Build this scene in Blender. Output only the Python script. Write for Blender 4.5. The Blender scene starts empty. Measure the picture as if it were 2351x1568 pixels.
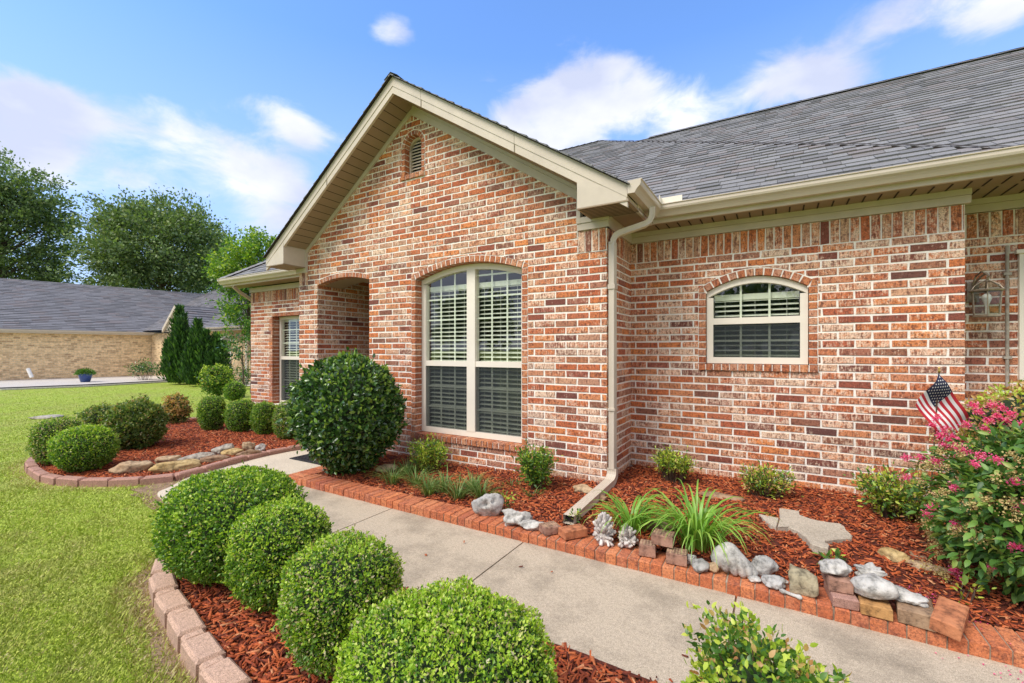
import bpy, bmesh, math, random
import numpy as np
from mathutils import Vector, Matrix, noise as mnoise
random.seed(7)
scene = bpy.context.scene
COL = scene.collection
R = math.radians

# ------------------------------------------------------------------ camera
YAW = R(30.7); CAMH = 1.32
W0, H0, FPX, CX, CY = 2351.0, 1568.0, 1018.0, 1175.5, 803.0
cd = bpy.data.cameras.new('camera'); cam = bpy.data.objects.new('camera', cd); COL.objects.link(cam)
cam.location = (0, 0, CAMH); cam.rotation_euler = (R(90), 0, YAW)
cd.sensor_width = 36; cd.lens = FPX / W0 * 36; cd.shift_y = (CY - H0 / 2) / W0
cd.clip_start = 0.05; cd.clip_end = 3000
scene.camera = cam

# ------------------------------------------------------------------ light, sky, exposure
SUN_EL, SUN_AZ = R(52), R(205)       # azimuth measured clockwise from +Y
scene.view_settings.view_transform = 'Standard'; scene.view_settings.look = 'None'
scene.view_settings.exposure = 1.3; scene.view_settings.gamma = 1.0
ld = bpy.data.lights.new('sun', 'SUN'); ld.energy = 1.5; ld.angle = R(28); ld.color = (1.0, 0.93, 0.82)
sun = bpy.data.objects.new('sun', ld); COL.objects.link(sun)
sd = Vector((math.sin(SUN_AZ) * math.cos(SUN_EL), math.cos(SUN_AZ) * math.cos(SUN_EL), math.sin(SUN_EL)))
sun.rotation_euler = sd.to_track_quat('Z', 'Y').to_euler(); sun.location = (0, 0, 20)
world = bpy.data.worlds.new('World'); scene.world = world; world.use_nodes = True

def pix_ray(u, v):
    k = (u - CX) / FPX; c, s = math.cos(YAW), math.sin(YAW)
    return Vector((-s + k * c, c + k * s, (CY - v) / FPX))
def on_ground(u, v, z=0.0):
    r = pix_ray(u, v); t = (z - CAMH) / r.z
    return Vector((r.x * t, r.y * t, z))
def on_depth(u, v, t):
    r = pix_ray(u, v); return Vector((r.x * t, r.y * t, r.z * t + CAMH))

def build_world():
    nt = world.node_tree; N = nt.nodes; L = nt.links
    for n in list(N): N.remove(n)
    out = N.new('ShaderNodeOutputWorld'); bg = N.new('ShaderNodeBackground')
    sky = N.new('ShaderNodeTexSky'); sky.sky_type = 'NISHITA'; sky.sun_disc = False
    sky.sun_elevation = SUN_EL; sky.sun_rotation = SUN_AZ; sky.air_density = 1.0; sky.dust_density = 0.6; sky.ozone_density = 2.2
    tc = N.new('ShaderNodeTexCoord')
    def math_(op, a, b=None, clamp=False):
        m = N.new('ShaderNodeMath'); m.operation = op; m.use_clamp = clamp
        for i, x in enumerate((a, b)):
            if x is None: continue
            if isinstance(x, (int, float)): m.inputs[i].default_value = x
            else: L.new(x, m.inputs[i])
        return m.outputs[0]
    def dot(vec):
        m = N.new('ShaderNodeVectorMath'); m.operation = 'DOT_PRODUCT'
        L.new(tc.outputs['Generated'], m.inputs[0]); m.inputs[1].default_value = vec
        return m.outputs['Value']
    nz = N.new('ShaderNodeTexNoise'); nz.inputs['Scale'].default_value = 8.0; nz.inputs['Detail'].default_value = 10; nz.inputs['Roughness'].default_value = 0.6; nz.inputs['Distortion'].default_value = 0.35
    mp = N.new('ShaderNodeMapping'); mp.inputs['Scale'].default_value = (1, 1, 1.9)
    L.new(tc.outputs['Generated'], mp.inputs['Vector']); L.new(mp.outputs['Vector'], nz.inputs['Vector'])
    # cloud banks given by direction (azimuth/elevation of their middle), half width, half height, density
    banks = [(1300, 235, 190, 95, 1.0), (1430, 175, 90, 60, .95), (1230, 300, 130, 60, .9), (1580, 262, 160, 60, .85), (1790, 200, 120, 62, 1.0), (1930, 185, 110, 50, .8),
             (2080, 22, 250, 62, .85), (2330, 10, 200, 60, .9), (895, 62, 85, 42, .85), (640, 258, 130, 40, .7), (700, 310, 80, 42, .8), (150, 265, 230, 70, .85),
             (60, 230, 120, 60, .8), (640, 440, 160, 75, .85), (520, 350, 200, 45, .6), (120, 400, 200, 45, .6), (380, 255, 130, 45, .62), (80, 345, 110, 50, .5), (650, 545, 130, 60, .5), (330, 400, 320, 60, .5), (-300, 300, 300, 120, .9), (2700, 200, 250, 120, .9)]
    total = None
    for (u, v, w, h, d) in banks:
        c = pix_ray(u, v).normalized()
        a = Vector((c.y, -c.x, 0)).normalized(); b = c.cross(a); b = b if b.z > 0 else -b
        f = FPX / (pix_ray(u, v).length)          # local pixels per radian, roughly
        ca = max(.3, c.dot(Vector((-math.sin(YAW), math.cos(YAW), 0)))); fx = FPX / ca ** 2; fy = FPX / ca
        dx = math_('DIVIDE', math_('SUBTRACT', dot(a), 0.0), w / fx)
        dy = math_('DIVIDE', dot(b), h / fy)
        r2 = math_('ADD', math_('MULTIPLY', dx, dx), math_('MULTIPLY', dy, dy))
        g = math_('MULTIPLY', math_('POWER', math.e, math_('MULTIPLY', r2, -1.1)), d)
        front = math_('GREATER_THAN', dot(c), 0.2)
        g = math_('MULTIPLY', g, front)
        total = g if total is None else math_('ADD', total, g)
    tot = math_('MINIMUM', total, 1.15)
    # unseen cloud deck added behind the camera for soft neutral light and grey reflections
    deck = N.new('ShaderNodeMapRange'); deck.interpolation_type = 'SMOOTHSTEP'; deck.inputs['From Min'].default_value = -0.05; deck.inputs['From Max'].default_value = 0.45; deck.inputs['To Max'].default_value = 1.25
    L.new(dot((math.sin(YAW) * .93, -math.cos(YAW) * .93, .36)), deck.inputs['Value']); tot = math_('ADD', tot, deck.outputs[0])
    dens = math_('ADD', tot, math_('MULTIPLY', math_('SUBTRACT', nz.outputs['Fac'], 0.5), 1.75))
    mr = N.new('ShaderNodeMapRange'); mr.interpolation_type = 'SMOOTHSTEP'
    mr.inputs['From Min'].default_value = 0.30; mr.inputs['From Max'].default_value = 1.02
    L.new(dens, mr.inputs['Value'])
    # thin veil towards the horizon
    sep = N.new('ShaderNodeSeparateXYZ'); L.new(tc.outputs['Generated'], sep.inputs[0])
    veil = N.new('ShaderNodeMapRange'); veil.inputs['From Min'].default_value = 0.0; veil.inputs['From Max'].default_value = 0.55
    veil.inputs['To Min'].default_value = 0.95; veil.inputs['To Max'].default_value = 0.0
    L.new(sep.outputs['Z'], veil.inputs['Value'])
    n2 = N.new('ShaderNodeTexNoise'); n2.inputs['Scale'].default_value = 3.2; n2.inputs['Detail'].default_value = 7
    L.new(mp.outputs['Vector'], n2.inputs['Vector'])
    cc = N.new('ShaderNodeValToRGB')
    cc.color_ramp.elements[0].position = 0.36; cc.color_ramp.elements[0].color = (0.58, 0.62, 0.78, 1)
    cc.color_ramp.elements[1].position = 0.62; cc.color_ramp.elements[1].color = (0.97, 0.96, 1.0, 1)
    L.new(n2.outputs['Fac'], cc.inputs[0])
    skm = N.new('ShaderNodeVectorMath'); skm.operation = 'MULTIPLY'; skm.inputs[1].default_value = (SKY_TINT[0] * SKY_MUL, SKY_TINT[1] * SKY_MUL, SKY_TINT[2] * SKY_MUL)
    L.new(sky.outputs[0], skm.inputs[0])
    vm = N.new('ShaderNodeMix'); vm.data_type = 'RGBA'
    vcol = N.new('ShaderNodeVectorMath'); vcol.operation = 'MULTIPLY'; vcol.inputs[0].default_value = (0.47, 0.58, 0.88); vcol.inputs[1].default_value = (CLOUD,) * 3
    L.new(veil.outputs[0], vm.inputs['Factor']); L.new(skm.outputs[0], vm.inputs[6]); L.new(vcol.outputs[0], vm.inputs[7])
    cm = N.new('ShaderNodeVectorMath'); cm.operation = 'MULTIPLY'; cm.inputs[1].default_value = (CLOUD,) * 3
    L.new(cc.outputs[0], cm.inputs[0])
    mx = N.new('ShaderNodeMix'); mx.data_type = 'RGBA'
    fac = math_('MULTIPLY', mr.outputs[0], 0.92)
    L.new(fac, mx.inputs['Factor']); L.new(vm.outputs[2], mx.inputs[6]); L.new(cm.outputs[0], mx.inputs[7])
    bg.inputs['Strength'].default_value = 0.13
    L.new(mx.outputs[2], bg.inputs['Color']); L.new(bg.outputs[0], out.inputs[0])
SKY_MUL = 0.95; SKY_TINT = (0.70, 0.90, 1.16); CLOUD = 3.9
build_world()

# ------------------------------------------------------------------ helpers
def tag(o, label=None, cat=None, group=None, kind=None):
    if label: o['label'] = label
    if cat: o['category'] = cat
    if group: o['group'] = group
    if kind: o['kind'] = kind
    return o
def empty(name, loc, label, cat, group=None):
    o = bpy.data.objects.new(name, None); COL.objects.link(o); o.location = loc; o.empty_display_size = 0.1
    return tag(o, label, cat, group)
def link(name, me, parent=None, loc=(0, 0, 0)):
    o = bpy.data.objects.new(name, me); COL.objects.link(o); o.location = loc
    if parent: o.parent = parent
    return o
def worigin(parent):
    p = Vector((0, 0, 0))
    while parent: p += Vector(parent.location); parent = parent.parent
    return p

class MB:
    """collects faces in world space, then links them as one mesh object"""
    def __init__(s): s.v = []; s.f = []; s.m = []; s.cur = 0
    def poly(s, pts):
        n = len(s.v); s.v += [tuple(p) for p in pts]; s.f.append(tuple(range(n, n + len(pts)))); s.m.append(s.cur)
    def add(s, vs, fs):
        n = len(s.v); s.v += [tuple(p) for p in vs]
        for f in fs: s.f.append(tuple(n + i for i in f)); s.m.append(s.cur)
    def box(s, x0, x1, y0, y1, z0, z1):
        s.add([(x0, y0, z0), (x1, y0, z0), (x1, y1, z0), (x0, y1, z0), (x0, y0, z1), (x1, y0, z1), (x1, y1, z1), (x0, y1, z1)],
              [(0, 3, 2, 1), (4, 5, 6, 7), (0, 1, 5, 4), (1, 2, 6, 5), (2, 3, 7, 6), (3, 0, 4, 7)])
    def prism(s, pts, d):
        d = Vector(d); a = [Vector(p) for p in pts]; n = len(a)
        s.add(a + [p + d for p in a], [tuple(range(n - 1, -1, -1)), tuple(range(n, 2 * n))] + [(i, (i + 1) % n, n + (i + 1) % n, n + i) for i in range(n)])
    def tube(s, pts, rad, n=8, cap=True, squash=None):
        pts = [Vector(p) for p in pts]
        if not hasattr(rad, '__len__'): rad = [rad] * len(pts)
        base = len(s.v); up = None
        for i, p in enumerate(pts):
            d = (pts[min(i + 1, len(pts) - 1)] - pts[max(i - 1, 0)]).normalized()
            if up is None:
                up = Vector((0, 0, 1)) if abs(d.z) < .9 else Vector((1, 0, 0))
            a = d.cross(up).normalized(); up = a.cross(d).normalized(); b = up
            for j in range(n):
                t = 2 * math.pi * j / n
                s.v.append(tuple(p + a * math.cos(t) * rad[i] + b * math.sin(t) * rad[i]))
        for i in range(len(pts) - 1):
            for j in range(n):
                s.f.append((base + i * n + j, base + i * n + (j + 1) % n, base + (i + 1) * n + (j + 1) % n, base + (i + 1) * n + j)); s.m.append(s.cur)
        if cap:
            s.f.append(tuple(base + j for j in range(n))[::-1]); s.m.append(s.cur)
            s.f.append(tuple(base + (len(pts) - 1) * n + j for j in range(n))); s.m.append(s.cur)
    def lathe(s, prof, c, n=20):
        base = len(s.v); c = Vector(c)
        for (r, z) in prof:
            for j in range(n):
                t = 2 * math.pi * j / n; s.v.append((c.x + r * math.cos(t), c.y + r * math.sin(t), c.z + z))
        for i in range(len(prof) - 1):
            for j in range(n):
                s.f.append((base + i * n + j, base + i * n + (j + 1) % n, base + (i + 1) * n + (j + 1) % n, base + (i + 1) * n + j)); s.m.append(s.cur)
    def build(s, name, mats, parent=None, smooth=False, loc=None):
        if not isinstance(mats, (list, tuple)): mats = [mats]
        o = worigin(parent) if parent else Vector(loc or (0, 0, 0))
        me = bpy.data.meshes.new(name)
        me.from_pydata([(p[0] - o.x, p[1] - o.y, p[2] - o.z) for p in s.v], [], s.f)
        for m in mats: me.materials.append(m)
        if len(mats) > 1: me.polygons.foreach_set('material_index', s.m)
        if smooth: me.polygons.foreach_set('use_smooth', [True] * len(s.f))
        me.update()
        return link(name, me, parent, (0, 0, 0) if parent else tuple(o))

def np_mesh(name, V, F, mats, midx=None, parent=None, loc=None, smooth=False):
    """V (n,3) world, F (m,k) index array"""
    o = np.array(worigin(parent) if parent else (loc or (0, 0, 0)))
    V = (V - o).astype(np.float32); k = F.shape[1]
    me = bpy.data.meshes.new(name)
    me.vertices.add(len(V)); me.vertices.foreach_set('co', V.ravel())
    me.loops.add(F.size); me.loops.foreach_set('vertex_index', F.astype(np.int32).ravel())
    me.polygons.add(len(F)); me.polygons.foreach_set('loop_start', np.arange(0, F.size, k, dtype=np.int32))
    if not isinstance(mats, (list, tuple)): mats = [mats]
    for m in mats: me.materials.append(m)
    if midx is not None: me.polygons.foreach_set('material_index', midx.astype(np.int32))
    if smooth: me.polygons.foreach_set('use_smooth', np.ones(len(F), dtype=bool))
    me.update(calc_edges=True); me.validate()
    return link(name, me, parent, (0, 0, 0) if parent else tuple(o))

# ------------------------------------------------------------------ materials
def new_mat(name):
    m = bpy.data.materials.new(name); m.use_nodes = True; nt = m.node_tree
    return m, nt, nt.nodes['Principled BSDF']
def node(nt, t, **kw):
    n = nt.nodes.new(t)
    for k, v in kw.items():
        if k in n.inputs: n.inputs[k].default_value = v
        else: setattr(n, k, v)
    return n
def ramp(nt, stops, src=None, interp='LINEAR'):
    r = nt.nodes.new('ShaderNodeValToRGB'); r.color_ramp.interpolation = interp
    e = r.color_ramp.elements
    while len(e) > 1: e.remove(e[-1])
    e[0].position = stops[0][0]; e[0].color = (*stops[0][1], 1)
    for p, c in stops[1:]:
        x = e.new(p); x.color = (*c, 1)
    if src is not None: nt.links.new(src, r.inputs[0])
    return r.outputs[0]
def noise(nt, scale, detail=3, rough=.55, vec=None, w=None, mapscale=None):
    n = nt.nodes.new('ShaderNodeTexNoise'); n.inputs['Scale'].default_value = scale; n.inputs['Detail'].default_value = detail; n.inputs['Roughness'].default_value = rough
    tc = nt.nodes.new('ShaderNodeTexCoord'); src = tc.outputs['Object']
    if mapscale:
        mp = nt.nodes.new('ShaderNodeMapping'); mp.inputs['Scale'].default_value = mapscale; nt.links.new(src, mp.inputs[0]); src = mp.outputs[0]
    nt.links.new(src, n.inputs['Vector'])
    if w is not None: n.noise_dimensions = '4D'; nt.links.new(w, n.inputs['W'])
    return n.outputs['Fac']
def mixc(nt, fac, a, b, mode='MIX'):
    m = nt.nodes.new('ShaderNodeMix'); m.data_type = 'RGBA'; m.blend_type = mode
    for i, x in ((0, fac), (6, a), (7, b)):
        if isinstance(x, (int, float)): m.inputs[i].default_value = x
        elif isinstance(x, tuple): m.inputs[i].default_value = (*x, 1)
        else: nt.links.new(x, m.inputs[i])
    return m.outputs[2]
def mth(nt, op, a, b=0.0, clamp=False):
    m = nt.nodes.new('ShaderNodeMath'); m.operation = op; m.use_clamp = clamp
    for i, x in enumerate((a, b)):
        if isinstance(x, (int, float)): m.inputs[i].default_value = x
        else: nt.links.new(x, m.inputs[i])
    return m.outputs[0]
def bump(nt, bs, h, strength=.3, dist=.01):
    b = nt.nodes.new('ShaderNodeBump'); b.inputs['Strength'].default_value = strength; b.inputs['Distance'].default_value = dist
    nt.links.new(h, b.inputs['Height']); nt.links.new(b.outputs[0], bs.inputs['Normal'])
def island(nt):
    return nt.nodes.new('ShaderNodeNewGeometry').outputs['Random Per Island']

def plain(name, col, rough=.6, var=.12, scale=8, bmp=0, metal=0, bscale=60, isl=0):
    m, nt, b = new_mat(name)
    n = noise(nt, scale, 5, .6)
    lo = tuple(c * (1 - var) for c in col); hi = tuple(min(1, c * (1 + var)) for c in col)
    c = ramp(nt, [(.3, lo), (.7, hi)], n)
    if isl:
        c2 = ramp(nt, [(0, (1 - isl,) * 3), (1, (1 + isl,) * 3)], island(nt)); c = mixc(nt, 1.0, c, c2, 'MULTIPLY')
    nt.links.new(c, b.inputs['Base Color']); b.inputs['Roughness'].default_value = rough; b.inputs['Metallic'].default_value = metal
    if bmp: bump(nt, b, noise(nt, bscale, 5, .65), bmp, .01)
    return m

def brick_mat(name, stops, cream=(.78, .60, .46), creamw=.80, dark=(.13, .045, .03), streak=(95, 95, 14)):
    m, nt, b = new_mat(name)
    r = island(nt)
    w = mth(nt, 'MULTIPLY', r, 91.0)
    r2 = nt.nodes.new('ShaderNodeTexWhiteNoise'); r2.noise_dimensions = '1D'; nt.links.new(mth(nt, 'MULTIPLY', r, 777.0), r2.inputs['W'])
    base = ramp(nt, stops, r)
    n1 = noise(nt, 1.0, 6, .68, w=w, mapscale=streak)
    n2 = noise(nt, 46, 6, .75, w=w)
    n3 = noise(nt, 24, 3, .6, w=w)
    n6 = noise(nt, 1.0, 7, .8, w=w, mapscale=(streak[0] * .55, streak[1] * .55, streak[2] * 3.2))
    k = mth(nt, 'ADD', mth(nt, 'ADD', mth(nt, 'MULTIPLY', n1, .38), mth(nt, 'MULTIPLY', n6, .40)), mth(nt, 'MULTIPLY', n3, .24))
    k = mth(nt, 'ADD', k, mth(nt, 'MULTIPLY', mth(nt, 'SUBTRACT', r2.outputs['Value'], .5), .15))
    k = mth(nt, 'ADD', k, mth(nt, 'MULTIPLY', mth(nt, 'SUBTRACT', noise(nt, 1.7, 3, .6), .5), .15))
    fc = nt.nodes.new('ShaderNodeMapRange'); fc.inputs['From Min'].default_value = .512; fc.inputs['From Max'].default_value = .60; fc.inputs['To Max'].default_value = creamw
    nt.links.new(k, fc.inputs['Value'])
    c = mixc(nt, fc.outputs[0], base, cream)
    fd = nt.nodes.new('ShaderNodeMapRange'); fd.inputs['From Min'].default_value = .50; fd.inputs['From Max'].default_value = .43; fd.inputs['To Max'].default_value = .85
    nt.links.new(mth(nt, 'ADD', mth(nt, 'MULTIPLY', n2, .6), mth(nt, 'MULTIPLY', n1, .4)), fd.inputs['Value'])
    c = mixc(nt, fd.outputs[0], c, dark)
    n4 = noise(nt, 120, 3, .7, w=w)
    c = mixc(nt, 1.0, c, ramp(nt, [(.34, (.5, .45, .42)), (.47, (1, 1, 1)), (.66, (1.4, 1.38, 1.34))], n4), 'MULTIPLY')
    nt.links.new(c, b.inputs['Base Color']); b.inputs['Roughness'].default_value = .88
    bump(nt, b, n2, .55, .006)
    return m
BR = [(0, (0.601, 0.19, 0.063)), (0.16, (0.441, 0.116, 0.048)), (0.3, (0.692, 0.253, 0.082)), (0.42, (0.282, 0.076, 0.048)), (0.5, (0.578, 0.35, 0.225)), (0.6, (0.532, 0.168, 0.065)), (0.7, (0.51, 0.236, 0.133)), (0.78, (0.156, 0.05, 0.039)), (0.86, (0.418, 0.111, 0.054)), (0.94, (0.601, 0.247, 0.111)), (1, (0.122, 0.051, 0.044))]
M = {}
M['brick'] = brick_mat('wall_brick', BR)
M['brick_trim'] = brick_mat('trim_brick', [(0, (.48, .16, .065)), (.4, (.40, .12, .05)), (.7, (.54, .21, .085)), (1, (.32, .10, .055))], creamw=.3)
M['brick_edge'] = brick_mat('edging_brick', [(0, (.50, .155, .06)), (.4, (.42, .115, .045)), (.7, (.55, .19, .075)), (1, (.34, .09, .05))], creamw=.16, cream=(.6, .33, .2), dark=(.22, .07, .04), streak=(12, 12, 12))
M['mortar'] = plain('mortar', (.87, .82, .75), .95, .12, 14, .5, bscale=90)
M['mortar_edge'] = plain('edging_mortar', (.34, .27, .2), .95, .3, 20, .5)
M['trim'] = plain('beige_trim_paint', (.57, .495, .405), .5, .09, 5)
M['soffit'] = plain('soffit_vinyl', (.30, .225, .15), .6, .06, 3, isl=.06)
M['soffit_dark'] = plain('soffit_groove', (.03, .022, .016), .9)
M['gutter'] = plain('gutter_aluminium', (.57, .495, .405), .38, .05, 4)
M['sash'] = plain('window_vinyl', (.80, .74, .64), .45, .04, 3)
M['blind'] = plain('blind_slat', (.80, .81, .70), .5, .04, 3)
M['room'] = plain('room_dark', (.07, .07, .06), .9)
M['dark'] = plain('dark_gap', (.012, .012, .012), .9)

def glass_mat(name, tint=(.80, .88, .82), ior=1.75):
    m = bpy.data.materials.new(name); m.use_nodes = True; nt = m.node_tree; nt.nodes.clear()
    o = nt.nodes.new('ShaderNodeOutputMaterial'); g = nt.nodes.new('ShaderNodeBsdfGlossy'); t = nt.nodes.new('ShaderNodeBsdfTransparent'); mx = nt.nodes.new('ShaderNodeMixShader')
    fr = nt.nodes.new('ShaderNodeFresnel'); gb = nt.nodes.new('ShaderNodeNewGeometry'); iv = nt.nodes.new('ShaderNodeMapRange'); iv.inputs['To Min'].default_value = ior; iv.inputs['To Max'].default_value = 1 / ior
    nt.links.new(gb.outputs['Backfacing'], iv.inputs['Value']); nt.links.new(iv.outputs[0], fr.inputs['IOR'])
    g.inputs['Roughness'].default_value = .015; g.inputs['Color'].default_value = (.95, .97, 1, 1); t.inputs['Color'].default_value = (*tint, 1)
    n = noise(nt, 2.2, 2, .5); bp = nt.nodes.new('ShaderNodeBump'); bp.inputs['Strength'].default_value = .06; bp.inputs['Distance'].default_value = .02
    nt.links.new(n, bp.inputs['Height']); nt.links.new(bp.outputs[0], g.inputs['Normal'])
    nt.links.new(fr.outputs[0], mx.inputs[0]); nt.links.new(t.outputs[0], mx.inputs[1]); nt.links.new(g.outputs[0], mx.inputs[2]); nt.links.new(mx.outputs[0], o.inputs[0])
    return m
M['glass'] = glass_mat('window_glass', (.93, .97, .93), 1.95)
M['lamp_glass'] = glass_mat('lamp_glass', (.82, .85, .83), 1.5)
def screen_mat():
    m = bpy.data.materials.new('insect_screen'); m.use_nodes = True; nt = m.node_tree; nt.nodes.clear()
    o = nt.nodes.new('ShaderNodeOutputMaterial'); d = nt.nodes.new('ShaderNodeBsdfDiffuse'); t = nt.nodes.new('ShaderNodeBsdfTransparent'); mx = nt.nodes.new('ShaderNodeMixShader')
    d.inputs['Color'].default_value = (.05, .06, .065, 1); mx.inputs[0].default_value = .55
    nt.links.new(t.outputs[0], mx.inputs[1]); nt.links.new(d.outputs[0], mx.inputs[2]); nt.links.new(mx.outputs[0], o.inputs[0])
    return m
M['screen'] = screen_mat()

def shingle_mat(name, lo, hi):
    m, nt, b = new_mat(name)
    r = island(nt)
    mid = tuple((a + c) / 2 for a, c in zip(lo, hi))
    c = ramp(nt, [(0, lo), (.2, mid), (.45, tuple(x * 1.1 for x in mid)), (.7, hi), (.86, (mid[0] * 1.12, mid[1] * 1.0, mid[2] * .95)), (1, tuple(x * .85 for x in mid))], r)
    c = mixc(nt, 1.0, c, ramp(nt, [(.3, (.5,) * 3), (.7, (1.5,) * 3)], noise(nt, 200, 2, .7)), 'MULTIPLY')
    nt.links.new(c, b.inputs['Base Color']); b.inputs['Roughness'].default_value = .95
    return m
M['shingle'] = shingle_mat('asphalt_shingle', (.150, .149, .153), (.225, .224, .228))
M['shingle_far'] = shingle_mat('asphalt_shingle_far', (.13, .13, .145), (.19, .19, .21))

def leaf_mat(name, stops, rough=.42, trans=.3, spec=.5):
    m, nt, b = new_mat(name)
    c = ramp(nt, stops, island(nt))
    nt.links.new(c, b.inputs['Base Color']); b.inputs['Roughness'].default_value = rough
    b.inputs['Specular IOR Level'].default_value = spec
    out = nt.nodes['Material Output']; tr = nt.nodes.new('ShaderNodeBsdfTranslucent'); mx = nt.nodes.new('ShaderNodeMixShader'); mx.inputs[0].default_value = trans
    c2 = mixc(nt, 1.0, c, (1.5, 1.6, .6), 'MULTIPLY')
    nt.links.new(c2, tr.inputs['Color']); nt.links.new(b.outputs[0], mx.inputs[1]); nt.links.new(tr.outputs[0], mx.inputs[2]); nt.links.new(mx.outputs[0], out.inputs[0])
    return m
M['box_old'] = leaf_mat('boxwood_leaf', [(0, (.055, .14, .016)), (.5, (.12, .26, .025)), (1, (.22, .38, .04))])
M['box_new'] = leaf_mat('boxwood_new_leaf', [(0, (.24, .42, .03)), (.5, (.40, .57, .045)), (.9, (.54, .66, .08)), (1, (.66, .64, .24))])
M['box_dry'] = leaf_mat('boxwood_dry_leaf', [(0, (.32, .22, .10)), (.6, (.55, .48, .27)), (1, (.62, .56, .36))])
M['twig'] = plain('twig_bark', (.09, .055, .035), .9, .3, 30)
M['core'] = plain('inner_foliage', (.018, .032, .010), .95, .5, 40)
M['holly'] = leaf_mat('holly_leaf', [(0, (.022, .062, .016)), (.5, (.045, .115, .024)), (.85, (.08, .18, .035)), (1, (.17, .32, .05))], .27, .16, .75)
M['holly_new'] = leaf_mat('holly_new_leaf', [(0, (.16, .30, .04)), (1, (.30, .42, .07))], .35)
M['bark'] = plain('bark', (.10, .075, .055), .95, .3, 9, .6)
M['soil'] = plain('dry_soil', (.26, .17, .105), .95, .35, 22, .8)

def mulch_mats():
    m, nt, b = new_mat('mulch_chip'); r = island(nt)
    c = ramp(nt, [(0, (.075, .013, .006)), (.25, (.22, .038, .011)), (.5, (.37, .070, .017)), (.78, (.50, .115, .028)), (.95, (.52, .15, .05)), (1, (.60, .29, .14))], r)
    c = mixc(nt, 1.0, c, ramp(nt, [(.3, (.6,) * 3), (.7, (1.3,) * 3)], noise(nt, 60, 3, .7)), 'MULTIPLY')
    nt.links.new(c, b.inputs['Base Color']); b.inputs['Roughness'].default_value = .85
    m2, nt, b = new_mat('mulch_ground'); n = noise(nt, 55, 6, .75)
    c = ramp(nt, [(.3, (.035, .007, .004)), (.5, (.15, .026, .01)), (.65, (.30, .06, .02)), (.8, (.40, .10, .03))], n)
    nt.links.new(c, b.inputs['Base Color']); b.inputs['Roughness'].default_value = .95; bump(nt, b, n, 1, .03)
    return m, m2
M['chip'], M['mulch'] = mulch_mats()

def concrete_mat(name, col, stain=(.20, .17, .13), amt=.75):
    m, nt, b = new_mat(name)
    n1 = noise(nt, 170, 4, .8); n2 = noise(nt, 2.3, 8, .68); n3 = noise(nt, 60, 3, .7); n5 = noise(nt, 230, 3, .8)
    c = ramp(nt, [(.25, tuple(x * .62 for x in col)), (.5, col), (.78, tuple(min(1, x * 1.32) for x in col))], n1)
    f = nt.nodes.new('ShaderNodeMapRange'); f.inputs['From Min'].default_value = .46; f.inputs['From Max'].default_value = .66; f.inputs['To Max'].default_value = amt
    nt.links.new(n2, f.inputs['Value'])
    c = mixc(nt, f.outputs[0], c, stain)
    c = mixc(nt, 1.0, c, ramp(nt, [(.3, (.8,) * 3), (.7, (1.15,) * 3)], n3), 'MULTIPLY')
    c = mixc(nt, 1.0, c, ramp(nt, [(.34, (.42, .40, .37)), (.47, (1,) * 3), (.7, (1.35,) * 3)], n5), 'MULTIPLY')
    nt.links.new(c, b.inputs['Base Color']); b.inputs['Roughness'].default_value = .9; bump(nt, b, n1, .4, .004)
    return m
M['concrete'] = concrete_mat('walk_concrete', (.47, .39, .29), (.20, .165, .12), amt=.68)
M['concrete_clean'] = concrete_mat('porch_concrete', (.62, .54, .42), amt=.2)
M['block'] = concrete_mat('pink_block_concrete', (.52, .34, .245), (.28, .19, .15), .5)
M['block_red'] = concrete_mat('red_block_concrete', (.40, .22, .17), (.28, .17, .14), .5)
M['slab'] = concrete_mat('cast_slab', (.47, .41, .33), (.3, .26, .2), .4)
M['white_gravel'] = plain('white_gravel', (.52, .48, .44), .95, .35, 30, .8)
M['black_rubber'] = plain('black_rubber', (.022, .022, .025), .7, .3, 30)

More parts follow.
